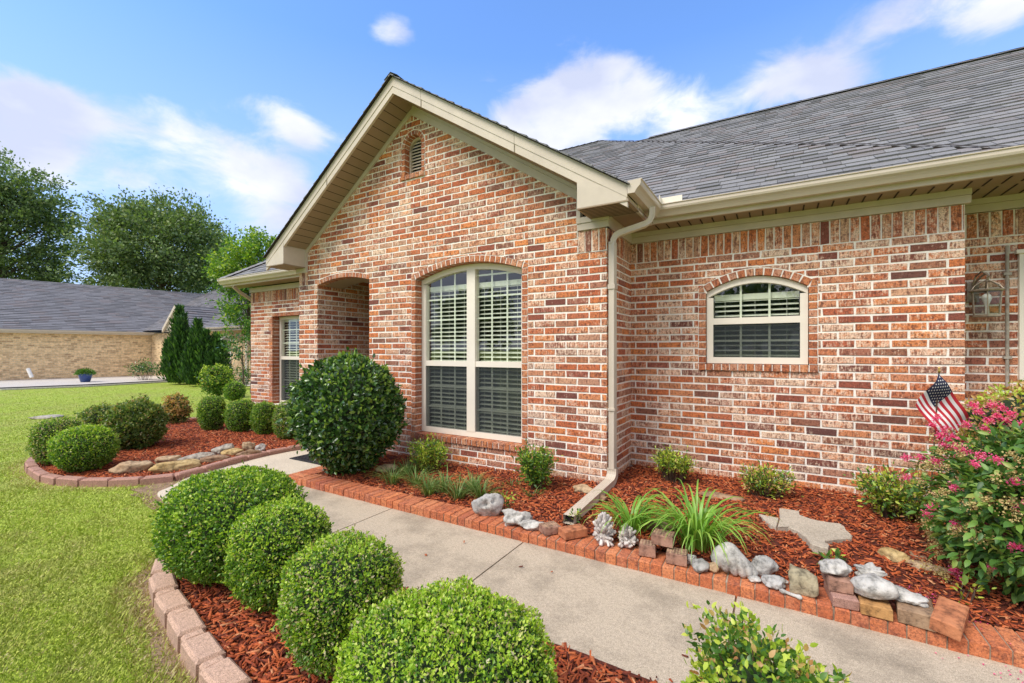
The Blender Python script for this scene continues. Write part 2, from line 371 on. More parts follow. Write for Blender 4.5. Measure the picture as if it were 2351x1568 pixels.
def grass_mats():
    m, nt, b = new_mat('lawn_ground')
    n1 = noise(nt, .55, 5, .6); n2 = noise(nt, 26, 6, .75); n3 = noise(nt, 3.5, 4, .6)
    g = ramp(nt, [(.25, (.22, .31, .03)), (.5, (.32, .42, .042)), (.75, (.40, .50, .065))], n2)
    d = ramp(nt, [(.25, (.20, .20, .04)), (.5, (.36, .36, .09)), (.75, (.48, .45, .15))], n2)
    k = mth(nt, 'ADD', mth(nt, 'MULTIPLY', n1, .5), mth(nt, 'MULTIPLY', n3, .5))
    f = nt.nodes.new('ShaderNodeMapRange'); f.inputs['From Min'].default_value = .46; f.inputs['From Max'].default_value = .62; f.inputs['To Max'].default_value = .6; nt.links.new(k, f.inputs['Value'])
    nt.links.new(mixc(nt, f.outputs[0], g, d), b.inputs['Base Color']); b.inputs['Roughness'].default_value = .95; bump(nt, b, n2, .8, .03)
    m2, nt, b = new_mat('grass_blade')
    r = island(nt)
    g = ramp(nt, [(0, (.28, .39, .035)), (.4, (.39, .50, .05)), (.8, (.48, .57, .07)), (1, (.58, .62, .15))], r)
    d = ramp(nt, [(0, (.30, .31, .08)), (.5, (.46, .45, .14)), (1, (.60, .55, .22))], r)
    n1 = noise(nt, .55, 5, .6); n3 = noise(nt, 3.5, 4, .6); k = mth(nt, 'ADD', mth(nt, 'MULTIPLY', n1, .5), mth(nt, 'MULTIPLY', n3, .5))
    f = nt.nodes.new('ShaderNodeMapRange'); f.inputs['From Min'].default_value = .47; f.inputs['From Max'].default_value = .62; f.inputs['To Max'].default_value = .6; nt.links.new(k, f.inputs['Value'])
    nt.links.new(mixc(nt, f.outputs[0], g, d), b.inputs['Base Color']); b.inputs['Roughness'].default_value = .6
    m3 = leaf_mat('straw_blade', [(0, (.34, .26, .10)), (.6, (.52, .43, .20)), (1, (.62, .55, .30))], .7, .15)
    return m, m2, m3
M['lawn'], M['blade'], M['straw'] = grass_mats()
def rock_mat(name, c0, c1, spots=None):
    m, nt, b = new_mat(name); n = noise(nt, 22, 7, .7); n2 = noise(nt, 6, 4, .6)
    c = ramp(nt, [(.3, c0), (.65, c1)], n2)
    c = mixc(nt, 1.0, c, ramp(nt, [(.36, (.42,) * 3), (.5, (.95,) * 3), (.7, (1.15,) * 3)], n), 'MULTIPLY')
    nt.links.new(c, b.inputs['Base Color']); b.inputs['Roughness'].default_value = .9; bump(nt, b, n, .9, .012)
    return m
M['rock_tan'] = rock_mat('tan_sandstone', (.36, .22, .12), (.56, .42, .26))
M['rock_gold'] = rock_mat('gold_sandstone', (.42, .27, .09), (.60, .45, .22))
M['rock_brown'] = rock_mat('brown_stone', (.24, .14, .08), (.38, .25, .15))
M['rock_grey'] = rock_mat('grey_stone', (.30, .27, .23), (.50, .45, .37))
M['rock_white'] = rock_mat('white_limestone', (.38, .37, .34), (.60, .575, .53))
M['rock_pale'] = rock_mat('pale_grey_stone', (.33, .33, .32), (.50, .48, .45))
M['rock_olive'] = rock_mat('olive_sandstone', (.27, .23, .14), (.44, .38, .25))
M['rock_dark'] = rock_mat('dark_grey_stone', (.22, .22, .21), (.42, .40, .37))
M['coral'] = rock_mat('bleached_coral', (.42, .36, .32), (.74, .69, .65))
M['old_brick'] = rock_mat('old_brick_brown', (.26, .13, .09), (.42, .24, .17))
M['old_brick_orange'] = rock_mat('old_brick_orange', (.42, .14, .06), (.55, .22, .10))
M['old_brick_gold'] = rock_mat('old_brick_gold', (.34, .16, .05), (.52, .28, .10))

# ================================================================== HOUSE
YG, YW, YL, YR2 = 3.836, 4.599, 4.78, 4.954       # gable wall, right wall, left wall, lantern wall
XC, XL, XR, XFAR = -1.294, -5.754, 1.224, 2.6
CH = 0.0677
HX0, HAPX, HAPZ, HX1 = -5.559, -3.626, 4.04, -1.571
def gable_in(x):      # lower edge of the rake frieze on the wall
    return HAPZ - (x - HAPX) * .651 if x > HAPX else HAPZ - (HAPX - x) * .716
def gable_out(x):     # top of the shingles at the rake
    return 4.316 - (x + 3.59) * .646 if x > -3.59 else 4.316 - (-3.59 - x) * .719

house = empty('brick_house', (-2.2, 4.6, 0), 'red brick single storey house with front gable, beige trim and grey shingle roof', 'house')

class Plane:
    """maps wall coordinates (s, z, out) to the world"""
    def __init__(s, org, d, nrm): s.o = Vector(org); s.d = Vector(d); s.n = Vector(nrm)
    def p(s, a, z, out=0): return s.o + s.d * a + Vector((0, 0, z)) + s.n * out

def arch_fn(x0, x1, spring, rise):
    c, h = (x0 + x1) / 2, (x1 - x0) / 2
    return lambda x: spring + rise * (1 - min(1, abs((x - c) / h)) ** 2)

def round_fn(x0, x1, spring, rise):
    c, h = (x0 + x1) / 2, (x1 - x0) / 2
    return lambda x: spring + rise * math.sqrt(max(0, 1 - min(1, abs((x - c) / h)) ** 2))

def subtract(x0, x1, z0, z1, ops, topf):
    """pieces (xs, lo, hi) of a rectangle minus openings and under topf"""
    segs = [(x0, x1, lambda x: z0, lambda x: z1, False)]
    for (a, b, zb, tf, curved) in ops:
        if x1 <= a or x0 >= b or z1 <= zb: continue
        new = []
        for (p, q, lo, hi, cv) in segs:
            if q <= a or p >= b: new.append((p, q, lo, hi, cv)); continue
            if p < a: new.append((p, a, lo, hi, cv))
            if q > b: new.append((b, q, lo, hi, cv))
            m0, m1 = max(p, a), min(q, b)
            if z0 < zb: new.append((m0, m1, lo, (lambda x, h=hi, zb=zb: min(h(x), zb)), cv))
            new.append((m0, m1, (lambda x, l=lo, tf=tf: max(l(x), tf(x))), hi, True))
        segs = new
    out = []
    for (p, q, lo, hi, cv) in segs:
        if q - p < .006: continue
        if topf:
            h2 = hi; hi = (lambda x, h=h2: min(h(x), topf(x))); cv = True if (z1 > min(topf(p), topf(q)) - 1e-6) else cv
        n = max(2, int((q - p) / .025) + 2) if cv else 2
        xs = [p + (q - p) * i / (n - 1) for i in range(n)]
        run = []
        for x in xs + [None]:
            ok = x is not None and hi(x) - lo(x) > .0005
            if ok: run.append(x)
            elif run:
                if len(run) > 1 and max(hi(r) - lo(r) for r in run) > .01: out.append((run, [lo(r) for r in run], [hi(r) for r in run]))
                run = []
    return out

def brick_piece(mb, pl, xs, lo, hi, out=.005, inset=.0025, back=.03, jit=.0028):
    pts = [(x, l) for x, l in zip(xs, lo)] + [(x, h) for x, h in zip(reversed(xs), reversed(hi))]
    cx = sum(p[0] for p in pts) / len(pts); cz = sum(p[1] for p in pts) / len(pts)
    w = max(xs) - min(xs); hgt = max(hi) - min(lo)
    j = lambda: random.uniform(-jit, jit)
    o = out + random.uniform(-.0012, .0016)
    ring0 = [pl.p(a, b, -back) for a, b in pts]
    jj = [(a + j(), b + j()) for a, b in pts]
    ring1 = [pl.p(a, b, o - .003) for a, b in jj]
    sx, sz = 1 - 2 * inset / max(w, .01), 1 - 2 * inset / max(hgt, .01)
    ring2 = [pl.p(cx + (a - cx) * sx, cz + (b - cz) * sz, o) for a, b in jj]
    n = len(pts); fs = []
    for r in (0, 1):
        fs += [(r * n + i, r * n + (i + 1) % n, (r + 1) * n + (i + 1) % n, (r + 1) * n + i) for i in range(n)]
    fs.append(tuple(range(2 * n, 3 * n)))
    mb.add(ring0 + ring1 + ring2, fs)

def brick_wall(pl, s0, s1, zb, zt, ops=(), topf=None, soldier=None, bl=.226, parent=house, seed=1, joint=.0145, phase=0.0, name='wall'):
    random.seed(seed)
    mb = MB(); mo = MB()
    ops = list(ops)
    ztop = zt
    if soldier:                                 # upright bricks under the frieze
        x = s0 + .003
        while x < s1 - .01:
            x2 = min(x + .0577, s1 - .002)
            for pc in subtract(x, x2, zt - .196, zt - .002, ops, topf): brick_piece(mb, pl, *pc)
            x += .0677
        ztop = zt - .2065
    row = 0; z1 = ztop if soldier else 2.2035 + CH * math.ceil((zt - 2.2035) / CH)
    while z1 > zb:
        off = (row % 2) * bl * .5 + phase + random.uniform(-.004, .004)
        x = s0 - bl + (off % bl)
        while x < s1:
            a, b = max(x, s0) + (joint / 2 if x > s0 else 0), min(x + bl, s1) - (joint / 2 if x + bl < s1 else 0)
            if b - a > .02:
                for pc in subtract(a, b, z1 - CH + joint, z1, ops, topf): brick_piece(mb, pl, *pc)
            x += bl
        z1 -= CH; row += 1
    o = mb.build(name, M['brick'], parent)
    tf = topf or (lambda x: zt)
    # mortar sheet behind, in strips
    cuts = {s0, s1}
    for (a, b, _, _, _) in ops: cuts |= {a, b}
    if topf: cuts |= {HX0, HAPX, HX1}
    cuts = sorted(c for c in cuts if s0 <= c <= s1); xs = []
    for a, b in zip(cuts, cuts[1:]):
        n = max(1, int((b - a) / .04)); xs += [(a + (b - a) * i / n, a + (b - a) * (i + 1) / n) for i in range(n)]
    for a, b in xs:
        mid = (a + b) / 2; spans = [(zb, None)]
        hit = [q for q in ops if q[0] < mid < q[1]]
        hit.sort(key=lambda q: q[2])
        lo = (lambda x: zb)
        for (_, _, z_, tf2, _) in hit:
            mo.poly([pl.p(a, lo(a), .0), pl.p(b, lo(b), .0), pl.p(b, z_, .0), pl.p(a, z_, .0)]); lo = tf2
        ea, eb = a + 1e-4, b - 1e-4
        if tf(mid) > lo(mid): mo.poly([pl.p(a, lo(a)), pl.p(b, lo(b)), pl.p(b, tf(eb)), pl.p(a, tf(ea))])
    mo.build('mortar', M['mortar'], o)
    return o

def ring_bricks(parent, pl, x0, x1, zb, spring, rise, thick=.07, depth=.10, jambs=True, sill=True, n=None, out=.007, sill_h=.066, arch=True, rnd=False):
    """header bricks round an opening: arch, jambs and a projecting sill"""
    mb = MB(); mo = MB()
    f = (arch_fn if not rnd else round_fn)(x0, x1, spring, rise)
    if arch and not rnd:
        g_ = arch_fn(x0 - thick, x1 + thick, spring + thick * .55, rise + thick * .5); n_ = 24
        for i in range(n_):
            a, b = x0 - thick + (x1 - x0 + 2 * thick) * i / n_, x0 - thick + (x1 - x0 + 2 * thick) * (i + 1) / n_
            lo = lambda x: f(min(max(x, x0), x1)) + .004 if x0 < (a + b) / 2 < x1 else spring - .01
            mo.poly([pl.p(a, lo(a), .0008), pl.p(b, lo(b), .0008), pl.p(b, g_(b) + .004, .0008), pl.p(a, g_(a) + .004, .0008)])
    def quad_brick(q, o_=None):
        o_ = out if o_ is None else o_
        cx = sum(a for a, _ in q) / 4; cz = sum(b for _, b in q) / 4
        j = [(a + random.uniform(-.0018, .0018), b + random.uniform(-.0018, .0018)) for a, b in q]
        o_ += random.uniform(-.001, .002)
        r0 = [pl.p(a, b, -depth) for a, b in q]; r1 = [pl.p(a, b, o_ - .004) for a, b in j]
        r2 = [pl.p(cx + (a - cx) * .93, cz + (b - cz) * .93, o_) for a, b in j]
        mb.add(r0 + r1 + r2, [(k * 4 + i, k * 4 + (i + 1) % 4, k * 4 + 4 + (i + 1) % 4, k * 4 + 4 + i) for k in (0, 1) for i in range(4)] + [(8, 9, 10, 11)])
    if arch:
        L = x1 - x0 + 2 * thick * .4
        n = n or int(round((x1 - x0) * 1.04 / .0677))
        def P(t, r):      # along the arch, r outwards
            if rnd: an = math.pi * (1 - t); return ((x0 + x1) / 2 + math.cos(an) * ((x1 - x0) / 2 + r), spring + math.sin(an) * (rise + r))
            x = x0 + (x1 - x0) * t; e = .002; s = (f(min(x + e, x1)) - f(max(x - e, x0))) / (min(x + e, x1) - max(x - e, x0))
            nn = Vector((-s, 1)).normalized(); return (x + nn.x * r, f(x) + nn.y * r)
        if not rnd and jambs:
            for q in ([(x0 - thick + .005, spring + .004), (x0 - .013, spring + .004), (x0 - .030, g_(x0 - .03) - .002), (x0 - thick + .005, g_(x0 - thick) - .002)],
                      [(x1 + .013, spring + .004), (x1 + thick - .005, spring + .004), (x1 + thick - .005, g_(x1 + thick) - .002), (x1 + .030, g_(x1 + .03) - .002)]): quad_brick(q)
        for i in range(n):
            a, b = (i + .09) / n, (i + .91) / n
            quad_brick([P(a, .003), P(b, .003), P(b, thick - .006), P(a, thick - .006)])
        for i in range(n):
            a, b = i / n, (i + 1) / n
            q = [P(a, .006), P(b, .006), P(b, thick + .008), P(a, thick + .008)]
            q3 = [pl.p(c, d, .0015) for c, d in q]; mo.prism(q3, -pl.n * (depth + .0015))
    if jambs:
        z = spring - .004
        while z > zb + .02:
            for sx, ex in ((x0 - thick, x0), (x1, x1 + thick)):
                quad_brick([(sx + .006, max(z - .056, zb)), (ex - .003 if ex == x0 else ex - .006, max(z - .056, zb)), (ex - .003 if ex == x0 else ex - .006, z), (sx + (.006 if ex == x0 else .003), z)])
            z -= CH
        for sx, ex in ((x0 - thick, x0 - .007), (x1 + .007, x1 + thick)):
            mo.prism([pl.p(sx, zb, .0015), pl.p(ex, zb, .0015), pl.p(ex, spring, .0015), pl.p(sx, spring, .0015)], -pl.n * (depth + .0015))
    if sill:
        n2 = int(round((x1 - x0 + 2 * thick) / .0677)); wv = (x1 - x0 + 2 * thick) / n2
        for i in range(n2):
            a = x0 - thick + wv * (i + .08); b = x0 - thick + wv * (i + .92)
            quad_brick([(a, zb - sill_h), (b, zb - sill_h), (b, zb - .004), (a, zb - .004)], .024)
        mo.prism([pl.p(x0 - thick, zb - sill_h + .004, .014), pl.p(x1 + thick, zb - sill_h + .004, .014), pl.p(x1 + thick, zb - .008, .014), pl.p(x0 - thick, zb - .008, .014)], -pl.n * (depth + .02))
    o = mb.build('brick_surround', M['brick_trim'], parent); mo.build('mortar', M['mortar'], o)
    return o

GP = Plane((0, YG, 0), (1, 0, 0), (0, -1, 0)); WP = Plane((0, YW, 0), (1, 0, 0), (0, -1, 0))
LP = Plane((0, YL, 0), (1, 0, 0), (0, -1, 0)); RP = Plane((0, YR2, 0), (1, 0, 0), (0, -1, 0))
SP = Plane((XC, 0, 0), (0, 1, 0), (1, 0, 0))
# openings: big window, porch, vent in the gable; small arched window; tall window left
BW = dict(x0=-3.567, x1=-2.165, zb=.37, sp=2.13, rise=.125)
PO = dict(x0=-5.355, x1=-4.341, sp=2.19, rise=.07)
VE = dict(x0=-3.735, x1=-3.485, zb=3.365, sp=3.685, rise=.125)
SW = dict(x0=-.568, x1=.245, zb=1.192, sp=1.868, rise=.125)
T = .072
def op(d, t=T, base=None, sill=.066):
    zb = d.get('zb', -.5) - (sill if 'zb' in d else 0) if base is None else base
    f = arch_fn(d['x0'] - t, d['x1'] + t, d['sp'] + t * .55, d['rise'] + t * .5)
    return (d['x0'] - t, d['x1'] + t, zb, f, True)
topw = lambda x: 2.41 if (x < HX0 or x > HX1) else gable_in(x)
sol = [(-1.571 + .0, XC + .01, 2.2035, (lambda x: 9.), False), (XL - .01, HX0, 2.2035, (lambda x: 9.), False)]
po_op = (PO['x0'], PO['x1'], -.5, arch_fn(PO['x0'] - .02, PO['x1'] + .02, PO['sp'] + .06, PO['rise'] + .012), True)
vent_op = (VE['x0'] - .06, VE['x1'] + .06, VE['zb'] - .06, round_fn(VE['x0'] - .06, VE['x1'] + .06, VE['sp'], VE['rise'] + .062), True)
brick_wall(GP, XL, XC, -.12, 4.04, [op(BW), po_op, vent_op] + sol, topw, seed=3, name='gable_wall')
for a, b in ((HX1 + .004, XC), (XL, HX0)):
    brick_wall(GP, a, b, 2.2035 + .005, 2.412, soldier=True, seed=5, name='soldier_course')
brick_wall(SP, YG, YW, -.12, 2.412, soldier=True, seed=6, name='side_wall')
brick_wall(WP, XC, XR, -.12, 2.414, [op(SW)], soldier=True, seed=8, phase=.05, name='front_wall')
LWX = -8.69
TW = dict(x0=-7.98, x1=-7.05, zb=.33, sp=1.93, rise=.001)
brick_wall(LP, LWX, XL + .1, -.25, 2.412, [(TW['x0'], TW['x1'], TW['zb'], (lambda x: TW['sp'] + .07), False)], soldier=True, seed=9, name='front_wall')
GD = dict(x0=1.615, sp=2.06)
brick_wall(RP, XR - .1, XFAR, -.12, 2.412, [(GD['x0'], XFAR + 1, -.5, (lambda x: GD['sp']), False)], soldier=True, seed=11, phase=.1, name='front_wall')
PP = Plane((PO['x0'], 0, 0), (0, 1, 0), (1, 0, 0))
brick_wall(PP, YG, 6.6, -.12, 2.45, seed=12, name='porch_wall')
ring_bricks(house, GP, BW['x0'], BW['x1'], BW['zb'], BW['sp'], BW['rise'], T, .12)
ring_bricks(house, GP, PO['x0'], PO['x1'], 0, PO['sp'], PO['rise'], .066, .1, jambs=False, sill=False)
ring_bricks(house, GP, VE['x0'], VE['x1'], VE['zb'], VE['sp'], VE['rise'], .058, .09, sill_h=.058, rnd=True, n=9)
ring_bricks(house, WP, SW['x0'], SW['x1'], SW['zb'], SW['sp'], SW['rise'], T, .09)
# tall window lintel (rowlock) and jamb returns
mb = MB(); mo = MB()
n = 14
for i in range(n):
    a = TW['x0'] + (TW['x1'] - TW['x0']) * (i + .08) / n; b = TW['x0'] + (TW['x1'] - TW['x0']) * (i + .92) / n
    mb.box(a, b, YL - .008, YL + .1, TW['sp'] + .004, TW['sp'] + .066)
mo.box(TW['x0'], TW['x1'], YL - .003, YL + .1, TW['sp'] + .008, TW['sp'] + .07)
z = TW['sp'] - .002
while z > TW['zb']:
    mb.box(TW['x0'] - .1, TW['x0'] + .003, YL - .004, YL + .19, z - .056, z); z -= CH
mo.box(TW['x0'] - .1, TW['x0'] - .001, YL + .002, YL + .19, TW['zb'], TW['sp'])
mo.box(TW['x0'], TW['x1'], YL - .01, YL + .19, TW['zb'] - .06, TW['zb'] - .003)
o = mb.build('brick_surround', M['brick_trim'], house); mo.build('mortar', M['mortar'], o)

# walls nobody sees from the street side, so that the house is a closed body
def proc_brick(name, c1, c2, mort, scale=1.0, spec=None):
    m, nt, b = new_mat(name); tc = nt.nodes.new('ShaderNodeTexCoord'); sp = nt.nodes.new('ShaderNodeSeparateXYZ'); cb = nt.nodes.new('ShaderNodeCombineXYZ')
    nt.links.new(tc.outputs['Object'], sp.inputs[0]); nt.links.new(mth(nt, 'ADD', sp.outputs[0], sp.outputs[1]), cb.inputs[0]); nt.links.new(sp.outputs[2], cb.inputs[1])
    t = nt.nodes.new('ShaderNodeTexBrick'); nt.links.new(cb.outputs[0], t.inputs['Vector'])
    t.inputs['Color1'].default_value = (*c1, 1); t.inputs['Color2'].default_value = (*c2, 1); t.inputs['Mortar'].default_value = (*mort, 1)
    t.inputs['Scale'].default_value = 1.0 / scale; t.inputs['Brick Width'].default_value = .203; t.inputs['Row Height'].default_value = .0677; t.inputs['Mortar Size'].default_value = .006; t.inputs['Bias'].default_value = spec or 0
    n = noise(nt, 9, 6, .7)
    c = mixc(nt, 1.0, t.outputs['Color'], ramp(nt, [(.3, (.65,) * 3), (.7, (1.25,) * 3)], n), 'MULTIPLY')
    nt.links.new(c, b.inputs['Base Color']); b.inputs['Roughness'].default_value = .9
    return m
M['far_red'] = proc_brick('plain_red_brick', (.45, .17, .09), (.3, .1, .06), (.6, .55, .5))
mb = MB()
mb.poly([(XL, YG, -.3), (XL, YL, -.3), (XL, YL, 2.5), (XL, YG, 2.5)])
mb.poly([(XR, YW, -.3), (XR, YR2, -.3), (XR, YR2, 2.42), (XR, YW, 2.42)])
mb.poly([(LWX, YL, -.4), (LWX, 12, -.4), (LWX, 12, 2.5), (LWX, YL, 2.5)])
mb.poly([(LWX, 12, -.4), (9, 12, -.4), (9, 12, 2.5), (LWX, 12, 2.5)])
mb.poly([(9, 12, -.3), (9, YR2, -.3), (9, YR2, 2.5), (9, 12, 2.5)])
mb.poly([(4.6, YR2, -.3), (9, YR2, -.3), (9, YR2, 2.5), (4.6, YR2, 2.5)])
mb.build('wall', M['far_red'], house)
# porch: ceiling, arch underside, back wall with door
mb = MB(); f = arch_fn(PO['x0'], PO['x1'], PO['sp'], PO['rise'])
xs = [PO['x0'] + (PO['x1'] - PO['x0']) * i / 12 for i in range(13)]
for a, b in zip(xs, xs[1:]): mb.poly([(a, YG + .1, f(a) + .002), (b, YG + .1, f(b) + .002), (b, YG + .42, f(b) + .002), (a, YG + .42, f(a) + .002)])
mb.box(PO['x0'], PO['x1'] + .8, YG + .42, 6.6, 2.42, 2.47)
mb.build('porch_ceiling', M['soffit'], house)
mb = MB(); mb.box(PO['x0'] - .1, PO['x1'] + 1.2, 6.6, 6.7, -.1, 2.5); mb.build('porch_wall', M['far_red'], house); mb = MB(); mb.box(PO['x1'], PO['x1'] + .1, YG + .1, YG + .45, -.1, 2.6); mb.build('porch_wall', M['far_red'], house)
mb = MB(); mb.box(PO['x0'] + .3, PO['x1'] + .1, 6.55, 6.6, 0, 2.05)
for i in (0, 1):
    for z0, z1 in ((.2, .9), (1.05, 1.85)): mb.box(PO['x0'] + .4 + i * .4, PO['x0'] + .7 + i * .4, 6.53, 6.551, z0, z1)
mb.build('door', plain('door_paint', (.12, .05, .03), .4), house)

# ---- windows
def arch_pts(x0, x1, f, inset, n=14):
    return [(x0 + inset + (x1 - x0 - 2 * inset) * i / n) for i in range(n + 1)]
def make_window(x0, x1, zb, sp, rise, Y, fw=.055, mull=None, rail=None, grid=(3, 4), slat=.047, head=None, lowgrid=2):
    """frame mesh with panes, grille, blinds, screens as sub-parts; Y is the outer face of the frame"""
    f = arch_fn(x0, x1, sp, rise); fr = MB(); D = .07
    def band(xa, xb, off0, off1, y0, y1):
        n = 16; xs = [xa + (xb - xa) * i / n for i in range(n + 1)]
        for a, b in zip(xs, xs[1:]):
            q = [(a, f(a) - off1), (b, f(b) - off1), (b, f(b) - off0), (a, f(a) - off0)]
            fr.prism([(u, y0, v) for u, v in q], (0, y1 - y0, 0))
    band(x0, x1, 0, fw, Y, Y + D)
    fr.box(x0, x0 + fw, Y + .002, Y + D, zb, f(x0) - fw * .9); fr.box(x1 - fw, x1, Y + .002, Y + D, zb, f(x1) - fw * .9)
    fr.box(x0 + fw, x1 - fw, Y + .001, Y + D, zb, zb + fw)
    cols = [(x0 + fw, x1 - fw)]
    if mull:
        fr.box(mull - .055, mull + .055, Y - .003, Y + D + .01, zb + fw * .98, f(mull) - fw * .9); cols = [(x0 + fw, mull - .055), (mull + .055, x1 - fw)]
    for a, b in cols: fr.box(a, b, Y + .004, Y + D, rail - .03, rail + .03)
    win = fr.build('window', M['sash'], house)
    pane = MB(); gr = MB(); bl = MB(); sc = MB(); cord = MB()
    for a, b in cols:
        n = 12; xs = [a + (b - a) * i / n for i in range(n + 1)]
        for p, q in zip(xs, xs[1:]): pane.poly([(p, Y + .035, zb + fw), (q, Y + .035, zb + fw), (q, Y + .035, f(q) - fw + .004), (p, Y + .035, f(p) - fw + .004)])
        sc.poly([(a, Y + .012, zb + fw), (b, Y + .012, zb + fw), (b, Y + .012, rail - .03), (a, Y + .012, rail - .03)])
        # lower sash rails
        g0 = Y + .042; w = .009
        for i in range(1, grid[0]):
            x = a + (b - a) * i / grid[0]
            gr.box(x - w, x + w, g0, g0 + .006, rail + .03, f(x) - fw); gr.box(x - w, x + w, g0, g0 + .006, zb + fw, rail - .03)
        top = f((a + b) / 2) - fw
        for (z0, z1, k) in ((rail + .03, sp, grid[1]), (zb + fw, rail - .03, lowgrid)):
            for i in range(1, k + (1 if z0 > rail else 0)):
                z = z0 + (z1 - z0) * i / k
                if z < f(a) - fw: gr.box(a, b, g0 + .001, g0 + .007, z - w, z + w)
        h = head if head is not None else sp - .03
        bl.box(a + .004, b - .004, Y + .072, Y + .12, h - .055, h)
        z = h - .06
        while z > zb + fw + .01:
            ang = .40 if z > rail else .30
            c, s = math.cos(ang) * .024, math.sin(ang) * .024
            bl.prism([(a + .006, Y + .094 - c, z - s), (a + .006, Y + .094 + c, z + s), (a + .006, Y + .094 + c, z + s + .0025), (a + .006, Y + .094 - c, z - s + .0025)], (b - a - .012, 0, 0))
            z -= slat
        for k in (.14, .5, .86):
            x = a + (b - a) * k; cord.box(x - .0012, x + .0012, Y + .064, Y + .0665, zb + fw, h)
    pane.build('pane', M['glass'], win); gr.build('grille', M['blind'], win); bl.build('blinds', M['blind'], win); sc.build('insect_screen', M['screen'], win); cord.build('blind_cord', M['blind'], win)
    rm = MB(); y0, y1 = Y + D + .001, Y + 1.6
    xa, xb, za, zc = x0 - .3, x1 + .3, zb - .3, sp + rise + .2
    rm.poly([(xa, y1, za), (xb, y1, za), (xb, y1, zc), (xa, y1, zc)]); rm.poly([(xa, y0, za), (xa, y1, za), (xa, y1, zc), (xa, y0, zc)]); rm.poly([(xb, y0, za), (xb, y1, za), (xb, y1, zc), (xb, y0, zc)])
    rm.poly([(xa, y0, zc), (xb, y0, zc), (xb, y1, zc), (xa, y1, zc)]); rm.poly([(xa, y0, za), (xb, y0, za), (xb, y1, za), (xa, y1, za)])
    # closing rim round the frame
    rm.poly([(xa, y0, za), (x0, y0, za), (x0, y0, zc), (xa, y0, zc)]); rm.poly([(x1, y0, za), (xb, y0, za), (xb, y0, zc), (x1, y0, zc)])
    rm.build('room', M['room'], win)
    return win
make_window(BW['x0'], BW['x1'], BW['zb'], BW['sp'], BW['rise'], YG + .095, fw=.06, mull=-2.855, rail=1.165, grid=(3, 4), head=2.055, lowgrid=3)
make_window(SW['x0'], SW['x1'], SW['zb'], SW['sp'], SW['rise'], YW + .025, fw=.058, rail=1.59, grid=(3, 1), head=1.845, lowgrid=2)
make_window(TW['x0'] + .02, TW['x1'], TW['zb'], TW['sp'], .001, YL + .12, fw=.05, rail=1.17, grid=(4, 3), head=1.9, lowgrid=2)

# ---- gable vent with louvres
vx0, vx1, vzb = VE['x0'], VE['x1'], VE['zb']; f = round_fn(vx0, vx1, VE['sp'], VE['rise']); mb = MB()
xs = [vx0 + (vx1 - vx0) * i / 12 for i in range(13)]
for a, b in zip(xs, xs[1:]): mb.prism([(a, YG + .07, f(a) - .022), (b, YG + .07, f(b) - .022), (b, YG + .07, f(b)), (a, YG + .07, f(a))], (0, .04, 0))
mb.box(vx0, vx0 + .022, YG + .07, YG + .11, vzb, f(vx0) - .02); mb.box(vx1 - .022, vx1, YG + .07, YG + .11, vzb, f(vx1) - .02)
vent = mb.build('gable_vent', M['trim'], house)
mb = MB(); z = vzb + .01
while z < VE['sp'] + VE['rise'] - .03:
    hw = vx1 - .02 - (vx0 + vx1) / 2; c = (vx0 + vx1) / 2
    if z > VE['sp']: hw *= math.sqrt(max(0, 1 - (z + .03 - VE['sp']) / VE['rise']))
    if hw > .02: mb.prism([(c - hw, YG + .075, z), (c - hw, YG + .105, z + .028), (c - hw, YG + .108, z + .024), (c - hw, YG + .078, z - .006)], (2 * hw, 0, 0))
    z += .037
mb.build('louvres', M['trim'], vent)
mb = MB(); mb.box(vx0, vx1, YG + .12, YG + .13, vzb - .02, VE['sp'] + VE['rise'] + .02); mb.build('vent_backing', M['dark'], vent)

# ---- shingled roof planes
def inside_intervals(poly, v):
    xs = []
    for (a, b) in zip(poly, poly[1:] + poly[:1]):
        if (a[1] <= v < b[1]) or (b[1] <= v < a[1]): xs.append(a[0] + (b[0] - a[0]) * (v - a[1]) / (b[1] - a[1]))
    xs.sort(); return list(zip(xs[::2], xs[1::2]))
def roof_plane(mb, under, org, ud, vd, poly, expo=.122, th=.011, tab=(.12, .24), seed=1):
    rng = random.Random(seed); org = Vector(org); ud = Vector(ud).normalized(); vd = Vector(vd).normalized(); n = ud.cross(vd)
    if n.z < 0: n = -n
    v0 = min(p[1] for p in poly); v1 = max(p[1] for p in poly); v = v0
    while v < v1:
        for (a, b) in inside_intervals(poly, min(v + expo * .5, v1 - 1e-4)):
            x = a - rng.uniform(0, .2)
            while x < b:
                w = rng.uniform(*tab); p, q = max(x, a), min(x + w, b); x += w
                if q - p < .01: continue
                t = th * rng.choice((.75, 1.0, 1.35)); e = min(v + expo * 1.02, v1 + .02); g = .0015
                P = lambda u, vv, h: org + ud * u + vd * vv + n * h
                lo0, lo1 = v + rng.uniform(-.003, .003), e
                mb.add([P(p + g, lo0, 0), P(q - g, lo0, 0), P(q - g, lo0, t), P(p + g, lo0, t), P(p + g, lo1, .0005), P(q - g, lo1, .0005)],
                       [(0, 1, 2, 3), (3, 2, 5, 4), (0, 3, 4), (1, 5, 2)])
        v += expo
    under.poly([org + ud * p[0] + vd * p[1] - n * .004 for p in poly])
SL = .667; CS = 1 / math.hypot(1, SL)
roof = MB(); und = MB()
